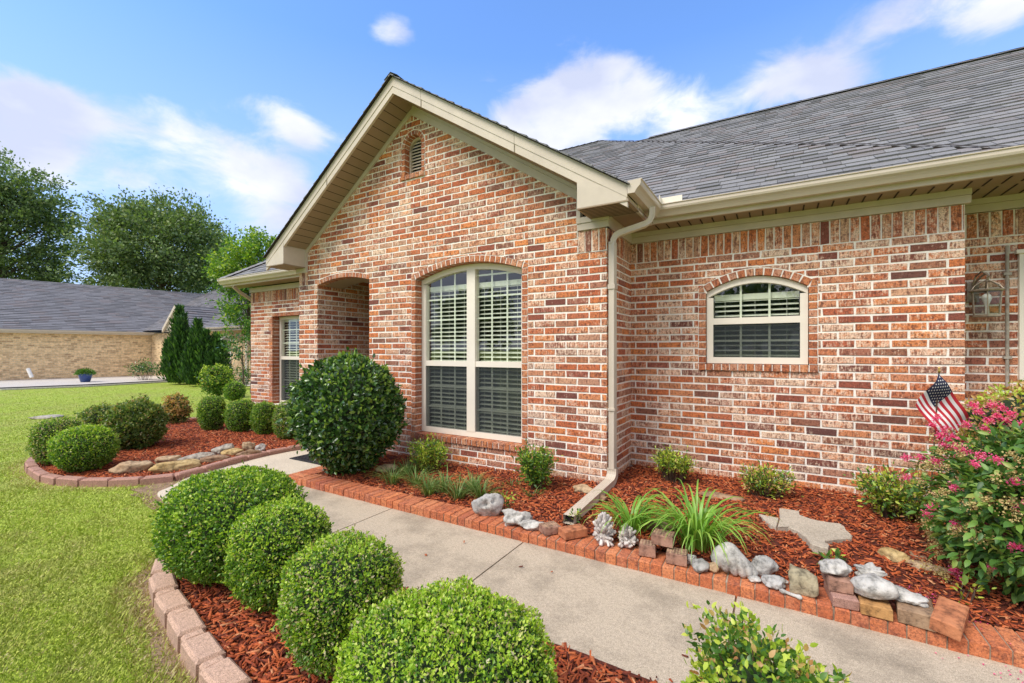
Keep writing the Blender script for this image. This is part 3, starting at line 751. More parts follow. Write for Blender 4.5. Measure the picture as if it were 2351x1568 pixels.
# front plane P1 (eave at the right gutter) and main plane P2 behind it
E0 = 4.27; EZ = 2.655
def P1(x, y, dz=0): return (x, y, EZ + SL * (y - E0) + dz)
def vY(y): return (y - E0) / CS
hipx = lambda y: 1.24 - (y - 4.44) * 1.037
p1 = [(-6, vY(E0)), (1.41, vY(E0)), (hipx(8.59), vY(8.59)), (-8.6, vY(8.59)), (-6, vY(6))]
roof_plane(roof, und, (0, E0, EZ), (1, 0, 0), (0, 1, SL), p1, seed=21)
p2 = [(1.15, vY(E0)), (9, vY(E0)), (6.4, vY(7.0)), (5.6, vY(7.9)), (hipx(7.9) - .3, vY(7.9))]
roof_plane(roof, und, (0, E0, EZ - .05), (1, 0, 0), (0, 1, SL), p2, seed=22)
# gable roof, both slopes
gs = .646; roof_plane(roof, und, (-1.0, 0, gable_out(-1.0) - .012), (0, 1, 0), (-1, 0, gs), [(3.455, -.01), (8.2, -.01), (8.2, 2.58 * math.hypot(1, gs)), (3.455, 2.59 * math.hypot(1, gs))], seed=23)
gs = .719; roof_plane(roof, und, (-5.985, 0, gable_out(-5.985) - .012), (0, 1, 0), (1, 0, gs), [(3.455, -.01), (8.2, -.01), (8.2, 2.39 * math.hypot(1, gs)), (3.455, 2.395 * math.hypot(1, gs))], seed=24)
# left wing hip
roof_plane(roof, und, (0, 4.43, 2.65), (1, 0, 0), (0, 1, SL), [(-9.1, 0), (-5.6, 0), (-5.6, 3.4), (-9.1 + 2.83, 3.4)], seed=25)
roof_plane(roof, und, (-9.1, 0, 2.65), (0, 1, 0), (1, 0, SL), [(4.43, 0), (13, 0), (11, 3.4), (4.43 + 2.83, 3.4)], seed=26)
# back and end slopes close the roof
und.poly([(-8.6, 8.6, 5.54), (-3.0, 8.6, 5.54), (9, 12.4, 2.6), (-9.1, 12.4, 2.6)])
und.poly([(5.6, 7.9, 5.05), (9.1, 4.3, 2.6), (9.1, 12.4, 2.6)])
und.poly([(-1.9, 7.9, 5.05), (5.6, 7.9, 5.05), (9.1, 12.4, 2.6), (-3, 12.4, 2.6)])
roof_o = roof.build('roof', M['shingle'], house); und.build('roof_deck', M['soffit_dark'], roof_o)
# ridge and hip caps
def cap_line(a, b, w=.13, step=.14):
    caps = MB()
    a, b = Vector(a), Vector(b); d = (b - a); L = d.length; d.normalize(); side = d.cross(Vector((0, 0, 1))).normalized(); n = int(L / step)
    for i in range(n):
        p = a + d * (i * step); q = a + d * ((i + 1.06) * step)
        caps.add([p - side * w - Vector((0, 0, w * .42)), p + Vector((0, 0, .018)), p + side * w - Vector((0, 0, w * .42)), q - side * w - Vector((0, 0, w * .42 + .006)), q + Vector((0, 0, .008)), q + side * w - Vector((0, 0, w * .42 + .006))],
                 [(0, 1, 4, 3), (1, 2, 5, 4)])
    caps.build('ridge_cap', M['shingle'], roof_o)
cap_line((-1.9, 7.9, EZ + SL * (7.9 - E0) - .045), (5.6, 7.9, EZ + SL * (7.9 - E0) - .045))
cap_line((-3.07, 8.59, EZ + SL * (8.59 - E0) + .0), (-8.6, 8.59, EZ + SL * (8.59 - E0)))
cap_line((-9.1, 4.43, 2.68), (-6.27, 7.26, 2.68 + 2.83 * SL))
cap_line((-3.59, 3.46, gable_out(-3.59) + .002), (-3.59, 8.2, gable_out(-3.59) + .002), w=.1)
# the stepped valley edge where the front slope is cut over the slope behind, its shadow line laid on as a dark strip
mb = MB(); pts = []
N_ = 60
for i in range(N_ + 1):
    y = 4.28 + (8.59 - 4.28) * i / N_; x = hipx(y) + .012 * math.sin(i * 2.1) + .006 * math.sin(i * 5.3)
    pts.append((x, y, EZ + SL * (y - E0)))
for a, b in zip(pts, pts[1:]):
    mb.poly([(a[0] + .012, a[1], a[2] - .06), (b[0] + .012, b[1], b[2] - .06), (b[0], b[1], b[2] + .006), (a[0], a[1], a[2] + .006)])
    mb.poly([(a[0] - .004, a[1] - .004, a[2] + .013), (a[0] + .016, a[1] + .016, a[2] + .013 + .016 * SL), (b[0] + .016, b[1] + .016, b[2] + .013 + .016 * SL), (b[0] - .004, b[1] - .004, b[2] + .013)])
mb.build('valley_edge_shadow', M['soffit_dark'], roof_o)

# ---- rake boards, box returns, frieze, soffits
YB = 3.49
mb = MB()
def rake_band(x0, x1, o0, o1, y0, y1):
    mb.prism([(x0, y0, gable_out(x0) - o1), (x1, y0, gable_out(x1) - o1), (x1, y0, gable_out(x1) - o0), (x0, y0, gable_out(x0) - o0)], (0, y1 - y0, 0))
for xa, xb in ((-3.59, -1.01), (-5.98, -3.59)):
    rake_band(xa, xb, .018, .118, YB, YB + .03); rake_band(xa, xb, .118, .195, YB + .006, YB + .034)
    # box return (pork chop)
mb.prism([(-1.437, YB + .003, 2.512), (-1.02, YB + .003, 2.512), (-1.012, YB + .003, gable_out(-1.012) - .1), (-1.437, YB + .003, gable_out(-1.437) - .15)], (0, .34, 0))
mb.prism([(-5.975, YB + .003, 2.462), (-5.586, YB + .003, 2.462), (-5.586, YB + .003, gable_out(-5.586) - .15), (-5.975, YB + .003, gable_out(-5.975) - .1)], (0, .34, 0))
mb.cur = 1
for x in (-3.18, -2.05, -4.7):
    w = .0025; mb.prism([(x - w, YB - .0006, gable_out(x - w) - .195), (x + w, YB - .0006, gable_out(x + w) - .195), (x + w, YB - .0006, gable_out(x + w) - .02), (x - w, YB - .0006, gable_out(x - w) - .02)], (0, .01, 0))
mb.build('rake_board', [M['trim'], plain('caulk_line', (.30, .26, .2), .8)], house)
mb = MB()
def wall_band(x0, x1, o0, o1, y0, y1):
    mb.prism([(x0, y0, gable_in(x0) + o0), (x1, y0, gable_in(x1) + o0), (x1, y0, gable_in(x1) + o1), (x0, y0, gable_in(x0) + o1)], (0, y1 - y0, 0))
for xa, xb in ((HAPX, HX1), (HX0, HAPX)):
    wall_band(xa, xb, 0, .085, YG - .022, YG + .05); wall_band(xa, xb, .087, .2, YG - .03, YG + .05)
mb.box(HX0 - .12, HX0, YG - .024, YG + .05, 2.39, gable_in(HX0) + .16)      # left drop board
mb.box(XL - .05, HX0 - .121, YG - .02, YG + .05, 2.39, 2.47)
mb.box(HX1, XC + .02, YG - .022, YG + .05, 2.414, 2.475); mb.box(HX1, XC + .03, YG - .03, YG + .05, 2.477, 2.53)
mb.box(HX1 - .001, HX1 + .035, YG - .032, YG + .04, 2.476, 2.70)
mb.box(XC - .01, XC + .024, YG - .02, YW - .02, 2.414, 2.52)
mb.box(XC + .02, XR + .03, YW - .024, YW + .02, 2.416, 2.475); mb.box(XC + .02, XR + .03, YW - .034, YW + .02, 2.477, 2.53)
mb.box(XR + .031, XFAR + 2.1, YR2 - .024, YR2 + .02, 2.416, 2.475); mb.box(XR + .031, XFAR + 2.1, YR2 - .034, YR2 + .02, 2.477, 2.53)
mb.box(LWX - .02, XL + .02, YL - .022, YL + .02, 2.414, 2.50)
mb.build('frieze_board', M['trim'], house)
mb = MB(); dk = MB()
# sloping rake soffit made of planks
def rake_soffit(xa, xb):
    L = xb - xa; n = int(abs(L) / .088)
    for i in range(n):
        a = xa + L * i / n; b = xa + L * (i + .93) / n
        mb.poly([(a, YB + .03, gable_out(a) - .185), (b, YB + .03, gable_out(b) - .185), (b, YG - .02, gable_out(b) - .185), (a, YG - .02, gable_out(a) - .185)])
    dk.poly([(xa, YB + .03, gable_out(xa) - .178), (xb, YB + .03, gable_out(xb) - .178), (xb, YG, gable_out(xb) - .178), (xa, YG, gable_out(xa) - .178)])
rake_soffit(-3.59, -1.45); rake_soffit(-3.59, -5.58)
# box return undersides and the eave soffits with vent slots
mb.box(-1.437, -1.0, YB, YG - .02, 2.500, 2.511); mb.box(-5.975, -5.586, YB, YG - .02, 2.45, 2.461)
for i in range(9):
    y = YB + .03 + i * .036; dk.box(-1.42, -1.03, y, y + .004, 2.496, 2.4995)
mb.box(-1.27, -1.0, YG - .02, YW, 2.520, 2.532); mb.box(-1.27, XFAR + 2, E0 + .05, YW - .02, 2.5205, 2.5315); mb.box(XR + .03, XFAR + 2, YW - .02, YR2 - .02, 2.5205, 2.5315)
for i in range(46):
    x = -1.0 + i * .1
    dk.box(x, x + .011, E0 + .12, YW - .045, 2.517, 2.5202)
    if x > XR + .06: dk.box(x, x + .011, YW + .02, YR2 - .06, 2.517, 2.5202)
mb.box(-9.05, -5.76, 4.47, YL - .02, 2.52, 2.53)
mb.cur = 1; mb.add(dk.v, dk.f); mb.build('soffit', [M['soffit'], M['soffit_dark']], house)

# ---- fascia, gutters, downspout
mb = MB()
mb.box(-1.03, XFAR + 2, E0 + .035, E0 + .06, 2.515, 2.66)
mb.build('fascia', M['trim'], house); mb = MB()
mb.box(-1.03, -1.005, YB + .3, E0 + .034, 2.50, 2.66)
mb.build('fascia', M['trim'], house); mb = MB()
mb.box(-9.06, -5.7, 4.46, 4.48, 2.515, 2.65)
mb.build('fascia', M['trim'], house)
GPROF = [(0.0, .0), (0.0, -.10), (.055, -.10), (.068, -.078), (.082, -.06), (.098, -.046), (.104, -.03), (.104, -.008), (.112, -.002), (.112, .004), (.100, .004), (.098, -.004), (.096, -.03), (.05, -.094), (.006, -.094), (.006, 0)]
def gutter(a, b, outd, z, name='gutter', mitre0=0, mitre1=0, endcap=(True, True), parent=house):
    """a, b back edge end points; mitre shifts the outer profile along the run"""
    a, b, outd = Vector(a), Vector(b), Vector(outd); d = (b - a).normalized(); m = MB(); n = len(GPROF)
    r0 = [a + outd * p[0] + d * (mitre0 * p[0]) + Vector((0, 0, z + p[1])) for p in GPROF]; r1 = [b + outd * p[0] + d * (mitre1 * p[0]) + Vector((0, 0, z + p[1])) for p in GPROF]
    m.add(r0 + r1, [(i, (i + 1) % n, n + (i + 1) % n, n + i) for i in range(n)])
    k = 10
    if endcap[0]: m.add(r0[:k], [tuple(range(k))])
    if endcap[1]: m.add(r1[:k], [tuple(range(k - 1, -1, -1))])
    return m.build(name, M['gutter'], parent)
GX = -1.045; GY = E0 + .035
gutter((-1.005 + 0, 0, 0), (-1.005, 0, 0), (1, 0, 0), 0) if False else None
gutter((-1.005, YB - .01, 0), (-1.005, GY - .112, 0), (1, 0, 0), 2.655, mitre1=1, endcap=(True, False))
gutter((XFAR + 2, GY, 0), (-1.005 + .0, GY, 0), (0, -1, 0), 2.655, mitre1=-1, endcap=(True, False))
gutter((-5.7, 4.46, 0), (-9.06, 4.46, 0), (0, -1, 0), 2.65)
gutter((-5.985, 3.56, 0), (-5.985, 5, 0), (-1, 0, 0), 2.58)
mb = MB(); mb.box(-.905, -.90, GY - .175, GY - .09, 2.655, 2.72); mb.box(-.90, -.72, GY - .096, GY - .091, 2.655, 2.715)
mb.build('splash_guard', M['sash'], house)
def rect_tube(mb, pts, w, d, wdir=None):
    """rectangular corrugated pipe swept along points; wdir fixed side direction"""
    pts = [Vector(p) for p in pts]; wd = Vector(wdir); rings = []
    prof = []
    K = 5
    for i in range(K * 2): prof.append((-w / 2 + w * i / (K * 2 - 1), d / 2 - (.004 if i % 2 else 0)))
    for i in range(4): prof.append((w / 2 - (.003 if i in (1, 2) else 0), d / 2 - d * (i + .5) / 4))
    for i in range(K * 2): prof.append((w / 2 - w * i / (K * 2 - 1), -d / 2 + (.004 if i % 2 else 0)))
    for i in range(4): prof.append((-w / 2 + (.003 if i in (1, 2) else 0), -d / 2 + d * (i + .5) / 4))
    n = len(prof); vs = []
    for i, p in enumerate(pts):
        t = (pts[min(i + 1, len(pts) - 1)] - pts[max(i - 1, 0)]).normalized(); up = wd.cross(t).normalized()
        vs += [p + wd * a + up * b for a, b in prof]
    fs = [(i * n + j, i * n + (j + 1) % n, (i + 1) * n + (j + 1) % n, (i + 1) * n + j) for i in range(len(pts) - 1) for j in range(n)]
    mb.add(vs, fs)
DX, DY = -1.248, 3.862
mb = MB()
rect_tube(mb, [(DX, DY, 2.28), (DX, DY, .26)], .072, .052, (0, 1, 0))
mb.box(DX - .032, DX + .032, DY - .042, DY + .042, 1.86, 1.90); mb.box(DX - .034, DX + .031, DY - .043, DY + .043, .78, .80)
ds = mb.build('downspout', M['gutter'], house)
mb = MB()   # upper offset from the gutter outlet to the wall, lower elbow and leader on the ground
ox, oy = -.94, 4.0
el = [(ox, oy, 2.575), (ox, oy, 2.53), (ox - .004, oy - .002, 2.49), (ox - .02, oy - .009, 2.455), (ox - .05, oy - .022, 2.43)]
el2 = [(DX + .05, DY + .022, 2.355), (DX + .02, DY + .009, 2.335), (DX + .004, DY + .002, 2.30), (DX, DY, 2.26)]
rect_tube(mb, el + el2, .07, .052, Vector((-.44, 1, 0)).normalized())
for i, p in enumerate(el[1:] + el2[:-1]): pass
mb.build('offset_elbow', M['gutter'], ds)
mb = MB(); rect_tube(mb, [(DX, DY, .27), (DX, DY, .235), (DX, DY - .012, .20), (DX, DY - .045, .172), (DX, DY - .09, .155), (DX - .01, 2.9, .118)], .084, .066, (1, 0, 0)); mb.build('leader', M['gutter'], ds)
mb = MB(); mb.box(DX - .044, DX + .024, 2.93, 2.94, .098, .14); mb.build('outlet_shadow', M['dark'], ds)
mb = MB(); rect_tube(mb, [(-8.75, 4.5, 2.55), (-8.75, 4.5, 2.5), (-8.76, 4.6, 2.42), (-8.76, 4.98, 2.2), (-8.76, 5.05, 2.12), (-8.76, 5.05, 0)], .07, .05, (1, 0, 0)); mb.build('downspout', M['gutter'], house)

# ---- conduit on the lantern wall, garage door trim
mb = MB(); mb.tube([(1.552, YR2 - .02, 2.13), (1.552, YR2 - .02, .1)], .011, 10)
for z in (.6, 1.25, 1.9): mb.box(1.53, 1.574, YR2 - .034, YR2 - .004, z, z + .02)
mb.build('conduit', plain('conduit_grey', (.36, .32, .27), .6, .3, 30), house)
mb = MB(); mb.box(GD['x0'] + .0, GD['x0'] + .045, YR2 - .03, YR2 + .1, -.1, GD['sp']); mb.box(GD['x0'] - .02, XFAR + 2, YR2 - .045, YR2 + .1, GD['sp'] - .0, GD['sp'] + .03)
mb.build('door_trim', M['sash'], house)
mb = MB(); mb.box(GD['x0'] + .02, 4.6, YR2 + .1, YR2 + .14, -.1, GD['sp'])
for i in range(4):
    for j in range(5): mb.box(GD['x0'] + .1 + j * .55, GD['x0'] + .55 + j * .55, YR2 + .09, YR2 + .101, .05 + i * .5, .42 + i * .5)
mb.build('garage_door', plain('door_pink_beige', (.50, .38, .32), .5), house)
mb = MB(); mb.box(XFAR - .01, 4.7, YR2, YR2 + .05, GD['sp'] + .03, 2.5); mb.build('wall', M['far_red'], house)

# ================================================================== GROUND
def lawn_z(x, y):
    r = math.hypot(x, y); t = min(1, max(0, (r - 7) / 16)); t = t * t * (3 - 2 * t)
    return -.025 - .245 * t + .012 * mnoise.noise((x * .35, y * .35, 0)) * min(1, r / 4)
ax = sorted(set([round(v, 2) for v in list(np.arange(-12, 4, .25)) + list(np.arange(-44, -12, 1.0)) + [-60, -90, -150, -300, -700, -1500] + list(np.arange(4, 14, 1.)) + [20, 40, 100, 300, 800, 1500]]))
ay = sorted(set([round(v, 2) for v in list(np.arange(-2, 6, .25)) + list(np.arange(6, 40, 1.)) + list(np.arange(-20, -2, 1.)) + [-1500, -600, -200, -80, -40, 60, 100, 200, 500, 1500]]))
V = [(x, y, lawn_z(x, y)) for y in ay for x in ax]; nx = len(ax)
F = [(j * nx + i, j * nx + i + 1, (j + 1) * nx + i + 1, (j + 1) * nx + i) for j in range(len(ay) - 1) for i in range(nx - 1)]
me = bpy.data.meshes.new('lawn'); me.from_pydata(V, [], F); me.materials.append(M['lawn']); me.polygons.foreach_set('use_smooth', [True] * len(F))
tag(link('lawn', me), kind='structure')

def in_poly(poly, x, y):
    c = False; n = len(poly)
    for i in range(n):
        (x1, y1), (x2, y2) = poly[i], poly[(i + 1) % n]
        if (y1 > y) != (y2 > y) and x < (x2 - x1) * (y - y1) / (y2 - y1) + x1: c = not c
    return c
def np_in(poly, X, Yv):
    c = np.zeros(len(X), bool); n = len(poly)
    for i in range(n):
        (x1, y1), (x2, y2) = poly[i], poly[(i + 1) % n]
        if y1 == y2: continue
        m = ((y1 > Yv) != (y2 > Yv)) & (X < (x2 - x1) * (Yv - y1) / (y2 - y1) + x1); c ^= m
    return c
def catmull(pts, n=8, closed=False):
    P = [Vector((p[0], p[1])) for p in pts]; out = []; m = len(P)
    for i in range(m if closed else m - 1):
        if closed: p0, p1, p2, p3 = P[i - 1], P[i], P[(i + 1) % m], P[(i + 2) % m]
        else: p0, p1, p2, p3 = P[max(i - 1, 0)], P[i], P[i + 1], P[min(i + 2, m - 1)]
        for k in range(n):
            t = k / n; out.append(tuple(.5 * ((2 * p1) + (p2 - p0) * t + (2 * p0 - 5 * p1 + 4 * p2 - p3) * t * t + (3 * p1 - p0 - 3 * p2 + p3) * t ** 3)))
    if not closed: out.append(tuple(P[-1]))
    return out

# walk: slabs with real joints
mb = MB()
def slab(poly, z0=-.1, z1=0.0, mat=0):
    mb.cur = mat; mb.prism([(x, y, z0) for x, y in poly], (0, 0, z1 - z0))
J = .005
YN, YF = 1.775, 2.668
xj = [-5.36, -4.23, -2.745, -1.487, -.18, 1.09, 2.3, 3.6]
curveL = catmull([(-4.23, YN), (-4.7, 1.80), (-4.92, 1.86), (-5.02, 2.0), (-5.2, 2.2), (-5.31, 2.42), (-5.38, 2.76)], 5)
slab([(x, y) for x, y in reversed(curveL)] + [(-4.23 - J, YF + .1)][:0] + [(-4.235, YN), (-4.235, 2.76), (-5.38, 2.76)][1:], mat=1)
for a, b in zip(xj[1:], xj[2:]): slab([(a + J, YN), (b - J, YN), (b - J, YF), (a + J, YF)])
slab([(-5.42, 2.772), (-4.235, 2.772), (-4.235, 3.9), (-5.35, 3.9), (-5.35, 3.75), (-5.44, 3.4)], mat=1)
slab([(-5.35, 3.91), (-4.345, 3.91), (-4.345, 6.6), (-5.35, 6.6)], -.1, .012, mat=1)
tag(mb.build('walkway', [M['concrete'], M['concrete_clean']]), kind='structure')
mb = MB(); mb.box(-5.3, 3.6, YN + .01, YF, -.09, -.012); mb.box(-5.3, -4.24, YF, 3.9, -.09, -.012); tag(mb.build('walk_joint_fill', M['soil']), kind='structure')

# mulch beds
def bed(name, poly, zf, step=.06):
    xs = [p[0] for p in poly]; ys = [p[1] for p in poly]
    X = np.arange(min(xs) - step, max(xs) + step, step); Yv = np.arange(min(ys) - step, max(ys) + step, step)
    vs = {}; V = []; F = []
    def vid(i, j):
        if (i, j) not in vs:
            x, y = X[i], Yv[j]; vs[(i, j)] = len(V); V.append((x, y, zf(x, y) + .008 * mnoise.noise((x * 9, y * 9, 3))))
        return vs[(i, j)]
    for i in range(len(X) - 1):
        for j in range(len(Yv) - 1):
            if in_poly(poly, X[i] + step / 2, Yv[j] + step / 2): F.append((vid(i, j), vid(i + 1, j), vid(i + 1, j + 1), vid(i, j + 1)))
    me = bpy.data.meshes.new(name); me.from_pydata(V, [], F); me.materials.append(M['mulch']); me.polygons.foreach_set('use_smooth', [True] * len(F))
    return tag(link(name, me), kind='structure')
RB = [(-4.02, 2.86), (3.0, 2.86), (3.0, 4.97), (1.22, 4.97), (1.22, 4.61), (-1.29, 4.61), (-1.29, 3.85), (-4.02, 3.85)]
def rb_z(x, y):
    base = .052 + .06 * min(1, max(0, (y - 2.86) / .9)); k = .5 + .5 * math.tanh((x + 2.2) * 1.5)
    return .04 + (base - .04 + .012) * (.35 + .65 * k) + .014 * mnoise.noise((x * 2.2, y * 2.2, 0))
NEARP = [(-3.38, 1.72), (-3.33, 1.42), (-3.12, 1.20), (-2.80, 1.09), (-2.53, 1.037), (-2.22, .973), (-1.98, .934), (-1.8, .91), (-1.2, .84), (-.6, .77), (.2, .70)]
FB = [(-3.34, 1.775)] + NEARP[1:] + [(3, .6), (3, 1.775)]
def fb_z(x, y): return .012 + .03 * max(0, 1 - abs((y - 1.35) / .45)) + .012 * mnoise.noise((x * 3, y * 3, 1))
LBO = catmull([(-5.41, 3.74), (-5.48, 3.35), (-5.45, 2.95), (-5.36, 2.55), (-5.27, 2.27), (-5.28, 2.07), (-5.48, 1.86), (-5.80, 1.64), (-6.08, 1.51), (-6.42, 1.455), (-6.92, 1.485), (-7.38, 1.56), (-7.9, 1.82), (-8.6, 2.3), (-9.4, 3.0), (-10.0, 3.6), (-10.1, 4.2), (-9.6, 4.55)], 7)
LB = list(LBO) + [(-8.7, 4.75), (-5.76, 4.75), (-5.76, 3.84), (-5.36, 3.84)]
def lb_z(x, y):
    return .02 + .012 * mnoise.noise((x * 2, y * 2, 5)) - .10 * min(1, max(0, (-x - 8.2) / 2.2))
bed('mulch_bed', RB, rb_z); bed('mulch_bed', FB, fb_z); bed('mulch_bed', LB, lb_z, .07)

def chips(name, poly, zf, dens_fn, n_try, seed, L=(.018, .05)):
    rng = np.random.default_rng(seed); xs = [p[0] for p in poly]; ys = [p[1] for p in poly]
    X = rng.uniform(min(xs), max(xs), n_try); Yv = rng.uniform(min(ys), max(ys), n_try)
    k = np_in(poly, X, Yv) & (rng.uniform(0, 1, n_try) < dens_fn(X, Yv)); X, Yv = X[k], Yv[k]; n = len(X)
    Z = np.array([zf(a, b) for a, b in zip(X, Yv)]) + rng.uniform(0, .014, n)
    ang = rng.uniform(0, 2 * np.pi, n); tilt = rng.normal(0, .28, n); l = rng.uniform(*L, n) * np.where(rng.uniform(0, 1, n) < .1, 1.5, 1) / 2; w = rng.uniform(.003, .0075, n); h = rng.uniform(.0012, .003, n)
    d = np.stack([np.cos(ang) * np.cos(tilt), np.sin(ang) * np.cos(tilt), np.sin(tilt)], 1); s = np.stack([-np.sin(ang), np.cos(ang), rng.normal(0, .35, n)], 1); s /= np.linalg.norm(s, axis=1, keepdims=True); u = np.cross(d, s)
    c = np.stack([X, Yv, Z + .003], 1); V = np.empty((n, 8, 3))
    for i, (a, b, e) in enumerate(((-1, -1, -1), (1, -.5, -1), (1, .5, -1), (-1, 1, -1), (-1, -.8, 1), (1, -.4, 1), (1, .4, 1), (-1, .8, 1))):
        V[:, i] = c + d * (l * a)[:, None] + s * (w * b)[:, None] + u * (h * e)[:, None]
    f = np.array([(4, 5, 6, 7), (0, 1, 5, 4), (1, 2, 6, 5), (2, 3, 7, 6), (3, 0, 4, 7)]); F = (np.arange(n)[:, None, None] * 8 + f[None]).reshape(-1, 4)
    o = np_mesh(name, V.reshape(-1, 3), F, M['chip']); return tag(o, kind='stuff')
DEB = [(-3.2, 1.776), (3, 1.776), (3, 2.65), (-4.9, 2.65), (-4.9, 2.1)]
def chip_label(o, t): o['label'] = t; o['category'] = 'mulch'; return o
chip_label(chips('mulch_chips', RB, rb_z, lambda x, y: np.clip(1.25 - (np.hypot(x, y) - 2.8) / 4, .25, 1), 38000, 1), 'red shredded bark mulch in the bed along the brick wall')
chip_label(chips('mulch_chips', FB, fb_z, lambda x, y: np.where(np.abs(x) > 3.4, 0, 1) * np.ones_like(x), 26000, 2, (.02, .065)), 'red shredded bark mulch under the front row of clipped hedges')
chip_label(chips('mulch_chips', LB, lb_z, lambda x, y: np.clip(1.3 - (np.hypot(x, y) - 4.5) / 5, .25, 1), 42000, 3, (.025, .07)), 'red shredded bark mulch in the kidney shaped bed by the lawn')

chip_label(chips('mulch_chips', DEB, lambda x, y: -.003, lambda x, y: np.where(y < 1.86, .5, .025) * np.ones_like(x), 900, 7, (.008, .03)), 'stray bits of red mulch scattered on the concrete walk')

# brick edging laid as headers
edge = empty('brick_edging', (-1.2, 2.77, 0), 'orange red brick edging laid side by side along the walk', 'edging')
mb = MB(); mo = MB(); random.seed(4)
def eb(x0, x1, y0, y1, zt):
    j = lambda a=.002: random.uniform(-a, a); zt += j(.0025); b = .004; yy = y0 + j(.003)
    mb.add([(x0 + j(), yy, -.03), (x1 + j(), yy, -.03), (x1, y1, -.03), (x0, y1, -.03), (x0 + j(), yy, zt - b), (x1 + j(), yy, zt - b), (x1, y1, zt - b), (x0, y1, zt - b),
            (x0 + b, yy + b, zt), (x1 - b, yy + b, zt), (x1 - b, y1 - b, zt), (x0 + b, y1 - b, zt)],
           [(0, 1, 5, 4), (1, 2, 6, 5), (2, 3, 7, 6), (3, 0, 4, 7), (4, 5, 9, 8), (5, 6, 10, 9), (6, 7, 11, 10), (7, 4, 8, 11), (8, 9, 10, 11)])
x = -4.02
while x < 2.6: eb(x + .003, x + .0645, 2.66, 2.862, .062); x += .0677
y = 2.66
while y < 3.80: eb(-4.235, -4.03, y + .003, y + .0645, .062); y += .0677
mo.box(-4.02, 2.6, 2.6665, 2.857, -.03, .056); mo.box(-4.231, -4.031, 2.6665, 3.80, -.03, .0555)
mb.build('bricks', M['brick_edge'], edge); mo.build('mortar', M['mortar_edge'], edge)

# concrete edging blocks, each one a thing
def block_mesh(name, L, W, Hh, mat, tail=.055, seed=0):
    rng = random.Random(seed); m = MB(); b = .012
    def body(x0, x1, w0, w1, h):
        pts = [(x0, -w0), (x1, -w1), (x1, w1 * .9), (x0, w0 * .9)]
        def ring(s, z): return [(x0 + (x - x0) + (b * s if x == x0 else -b * s), y - math.copysign(b * s, y), z) for x, y in pts]
        r0, r1, r2 = ring(0, -.09), ring(0, h - b), ring(1, h)
        m.add(r0 + r1 + r2, [(k * 4 + i, k * 4 + (i + 1) % 4, k * 4 + 4 + (i + 1) % 4, k * 4 + 4 + i) for k in (0, 1) for i in range(4)] + [(8, 9, 10, 11)])
    body(-L / 2, L / 2 - tail, W / 2, W / 2 * .97, Hh)
    body(L / 2 - tail - .004, L / 2, W / 2 * .80, W / 2 * .80, Hh - .008)
    me = bpy.data.meshes.new(name); me.from_pydata(m.v, [], m.f); me.materials.append(mat); return me
ORD = ['first', 'second', 'third', 'fourth', 'fifth', 'sixth', 'seventh', 'eighth', 'ninth', 'tenth', 'eleventh', 'twelfth', 'thirteenth', 'fourteenth', 'fifteenth', 'sixteenth', 'seventeenth', 'eighteenth', 'nineteenth', 'twentieth']
ORD += ['twenty ' + w for w in ORD[:9]] + ['thirtieth'] + ['thirty ' + w for w in ORD[:9]]
def place_blocks(path, pitch, W, Hh, mat, label, group, zf, tail=.055, z=0):
    meshes = [block_mesh('edging_block', pitch * .985, W, Hh, mat, tail, s) for s in range(3)]
    P = [Vector(p) for p in path]; d = [0]
    for a, b in zip(P, P[1:]): d.append(d[-1] + (b - a).length)
    def at(s):
        for i in range(len(P) - 1):
            if d[i + 1] >= s: t = (s - d[i]) / max(1e-6, d[i + 1] - d[i]); return P[i].lerp(P[i + 1], t)
        return P[-1]
    s = pitch / 2; k = 0; rng = random.Random(3)
    while s < d[-1] - pitch * .3:
        a, b = at(max(0, s - pitch / 2)), at(min(d[-1], s + pitch / 2)); c = (a + b) / 2; ang = math.atan2(b.y - a.y, b.x - a.x)
        o = link('edging_block', meshes[k % 3], None, (c.x, c.y, zf(c.x, c.y) + rng.uniform(-.004, .004))); o.rotation_euler = (rng.uniform(-.025, .025), rng.uniform(-.02, .02), ang + rng.uniform(-.03, .03))
        tag(o, label % ORD[k], 'edging block', group); s += pitch; k += 1
nearp = catmull(NEARP, 12)
place_blocks(nearp, .262, .115, .066, M['block'], '%s pinkish concrete edging block of the front hedge bed, counted from the walk end', 'concrete blocks edging the front hedge bed', lambda x, y: 0)
place_blocks(LBO, .275, .095, .045, M['block_red'], '%s reddish edging block of the kidney shaped bed, counted from the porch end', 'concrete blocks edging the kidney shaped bed', lambda x, y: lb_z(x, y) - .01, tail=.02)

# dry soil strips where the lawn meets the blocks
def strip(path, side, w, zoff=.006):
    m = MB(); P = [Vector(p) for p in path]; prev = None
    for i, p in enumerate(P):
        t = (P[min(i + 1, len(P) - 1)] - P[max(i - 1, 0)]).normalized(); n = Vector((-t.y, t.x)) * side
        ww = w * (1 + .5 * mnoise.noise((p.x * 4, p.y * 4, 9))); a = p - n * .04; b = p + n * ww
        cur = ((a.x, a.y, lawn_z(a.x, a.y) + zoff), (b.x, b.y, lawn_z(b.x, b.y) + zoff))
        if prev: m.poly([prev[0], cur[0], cur[1], prev[1]])
        prev = cur
    return m
m = strip(nearp, -1, .13); tag(m.build('bare_soil', M['soil']), kind='structure')
m = strip(LBO[:60], -1, .10) if False else strip(LBO[28:], 1, .10) if False else strip([(-5.15, 1.78), (-4.95, 1.83), (-4.6, 1.74), (-4.2, 1.72)], -1, .10)
tag(m.build('bare_soil', M['soil']), kind='structure')

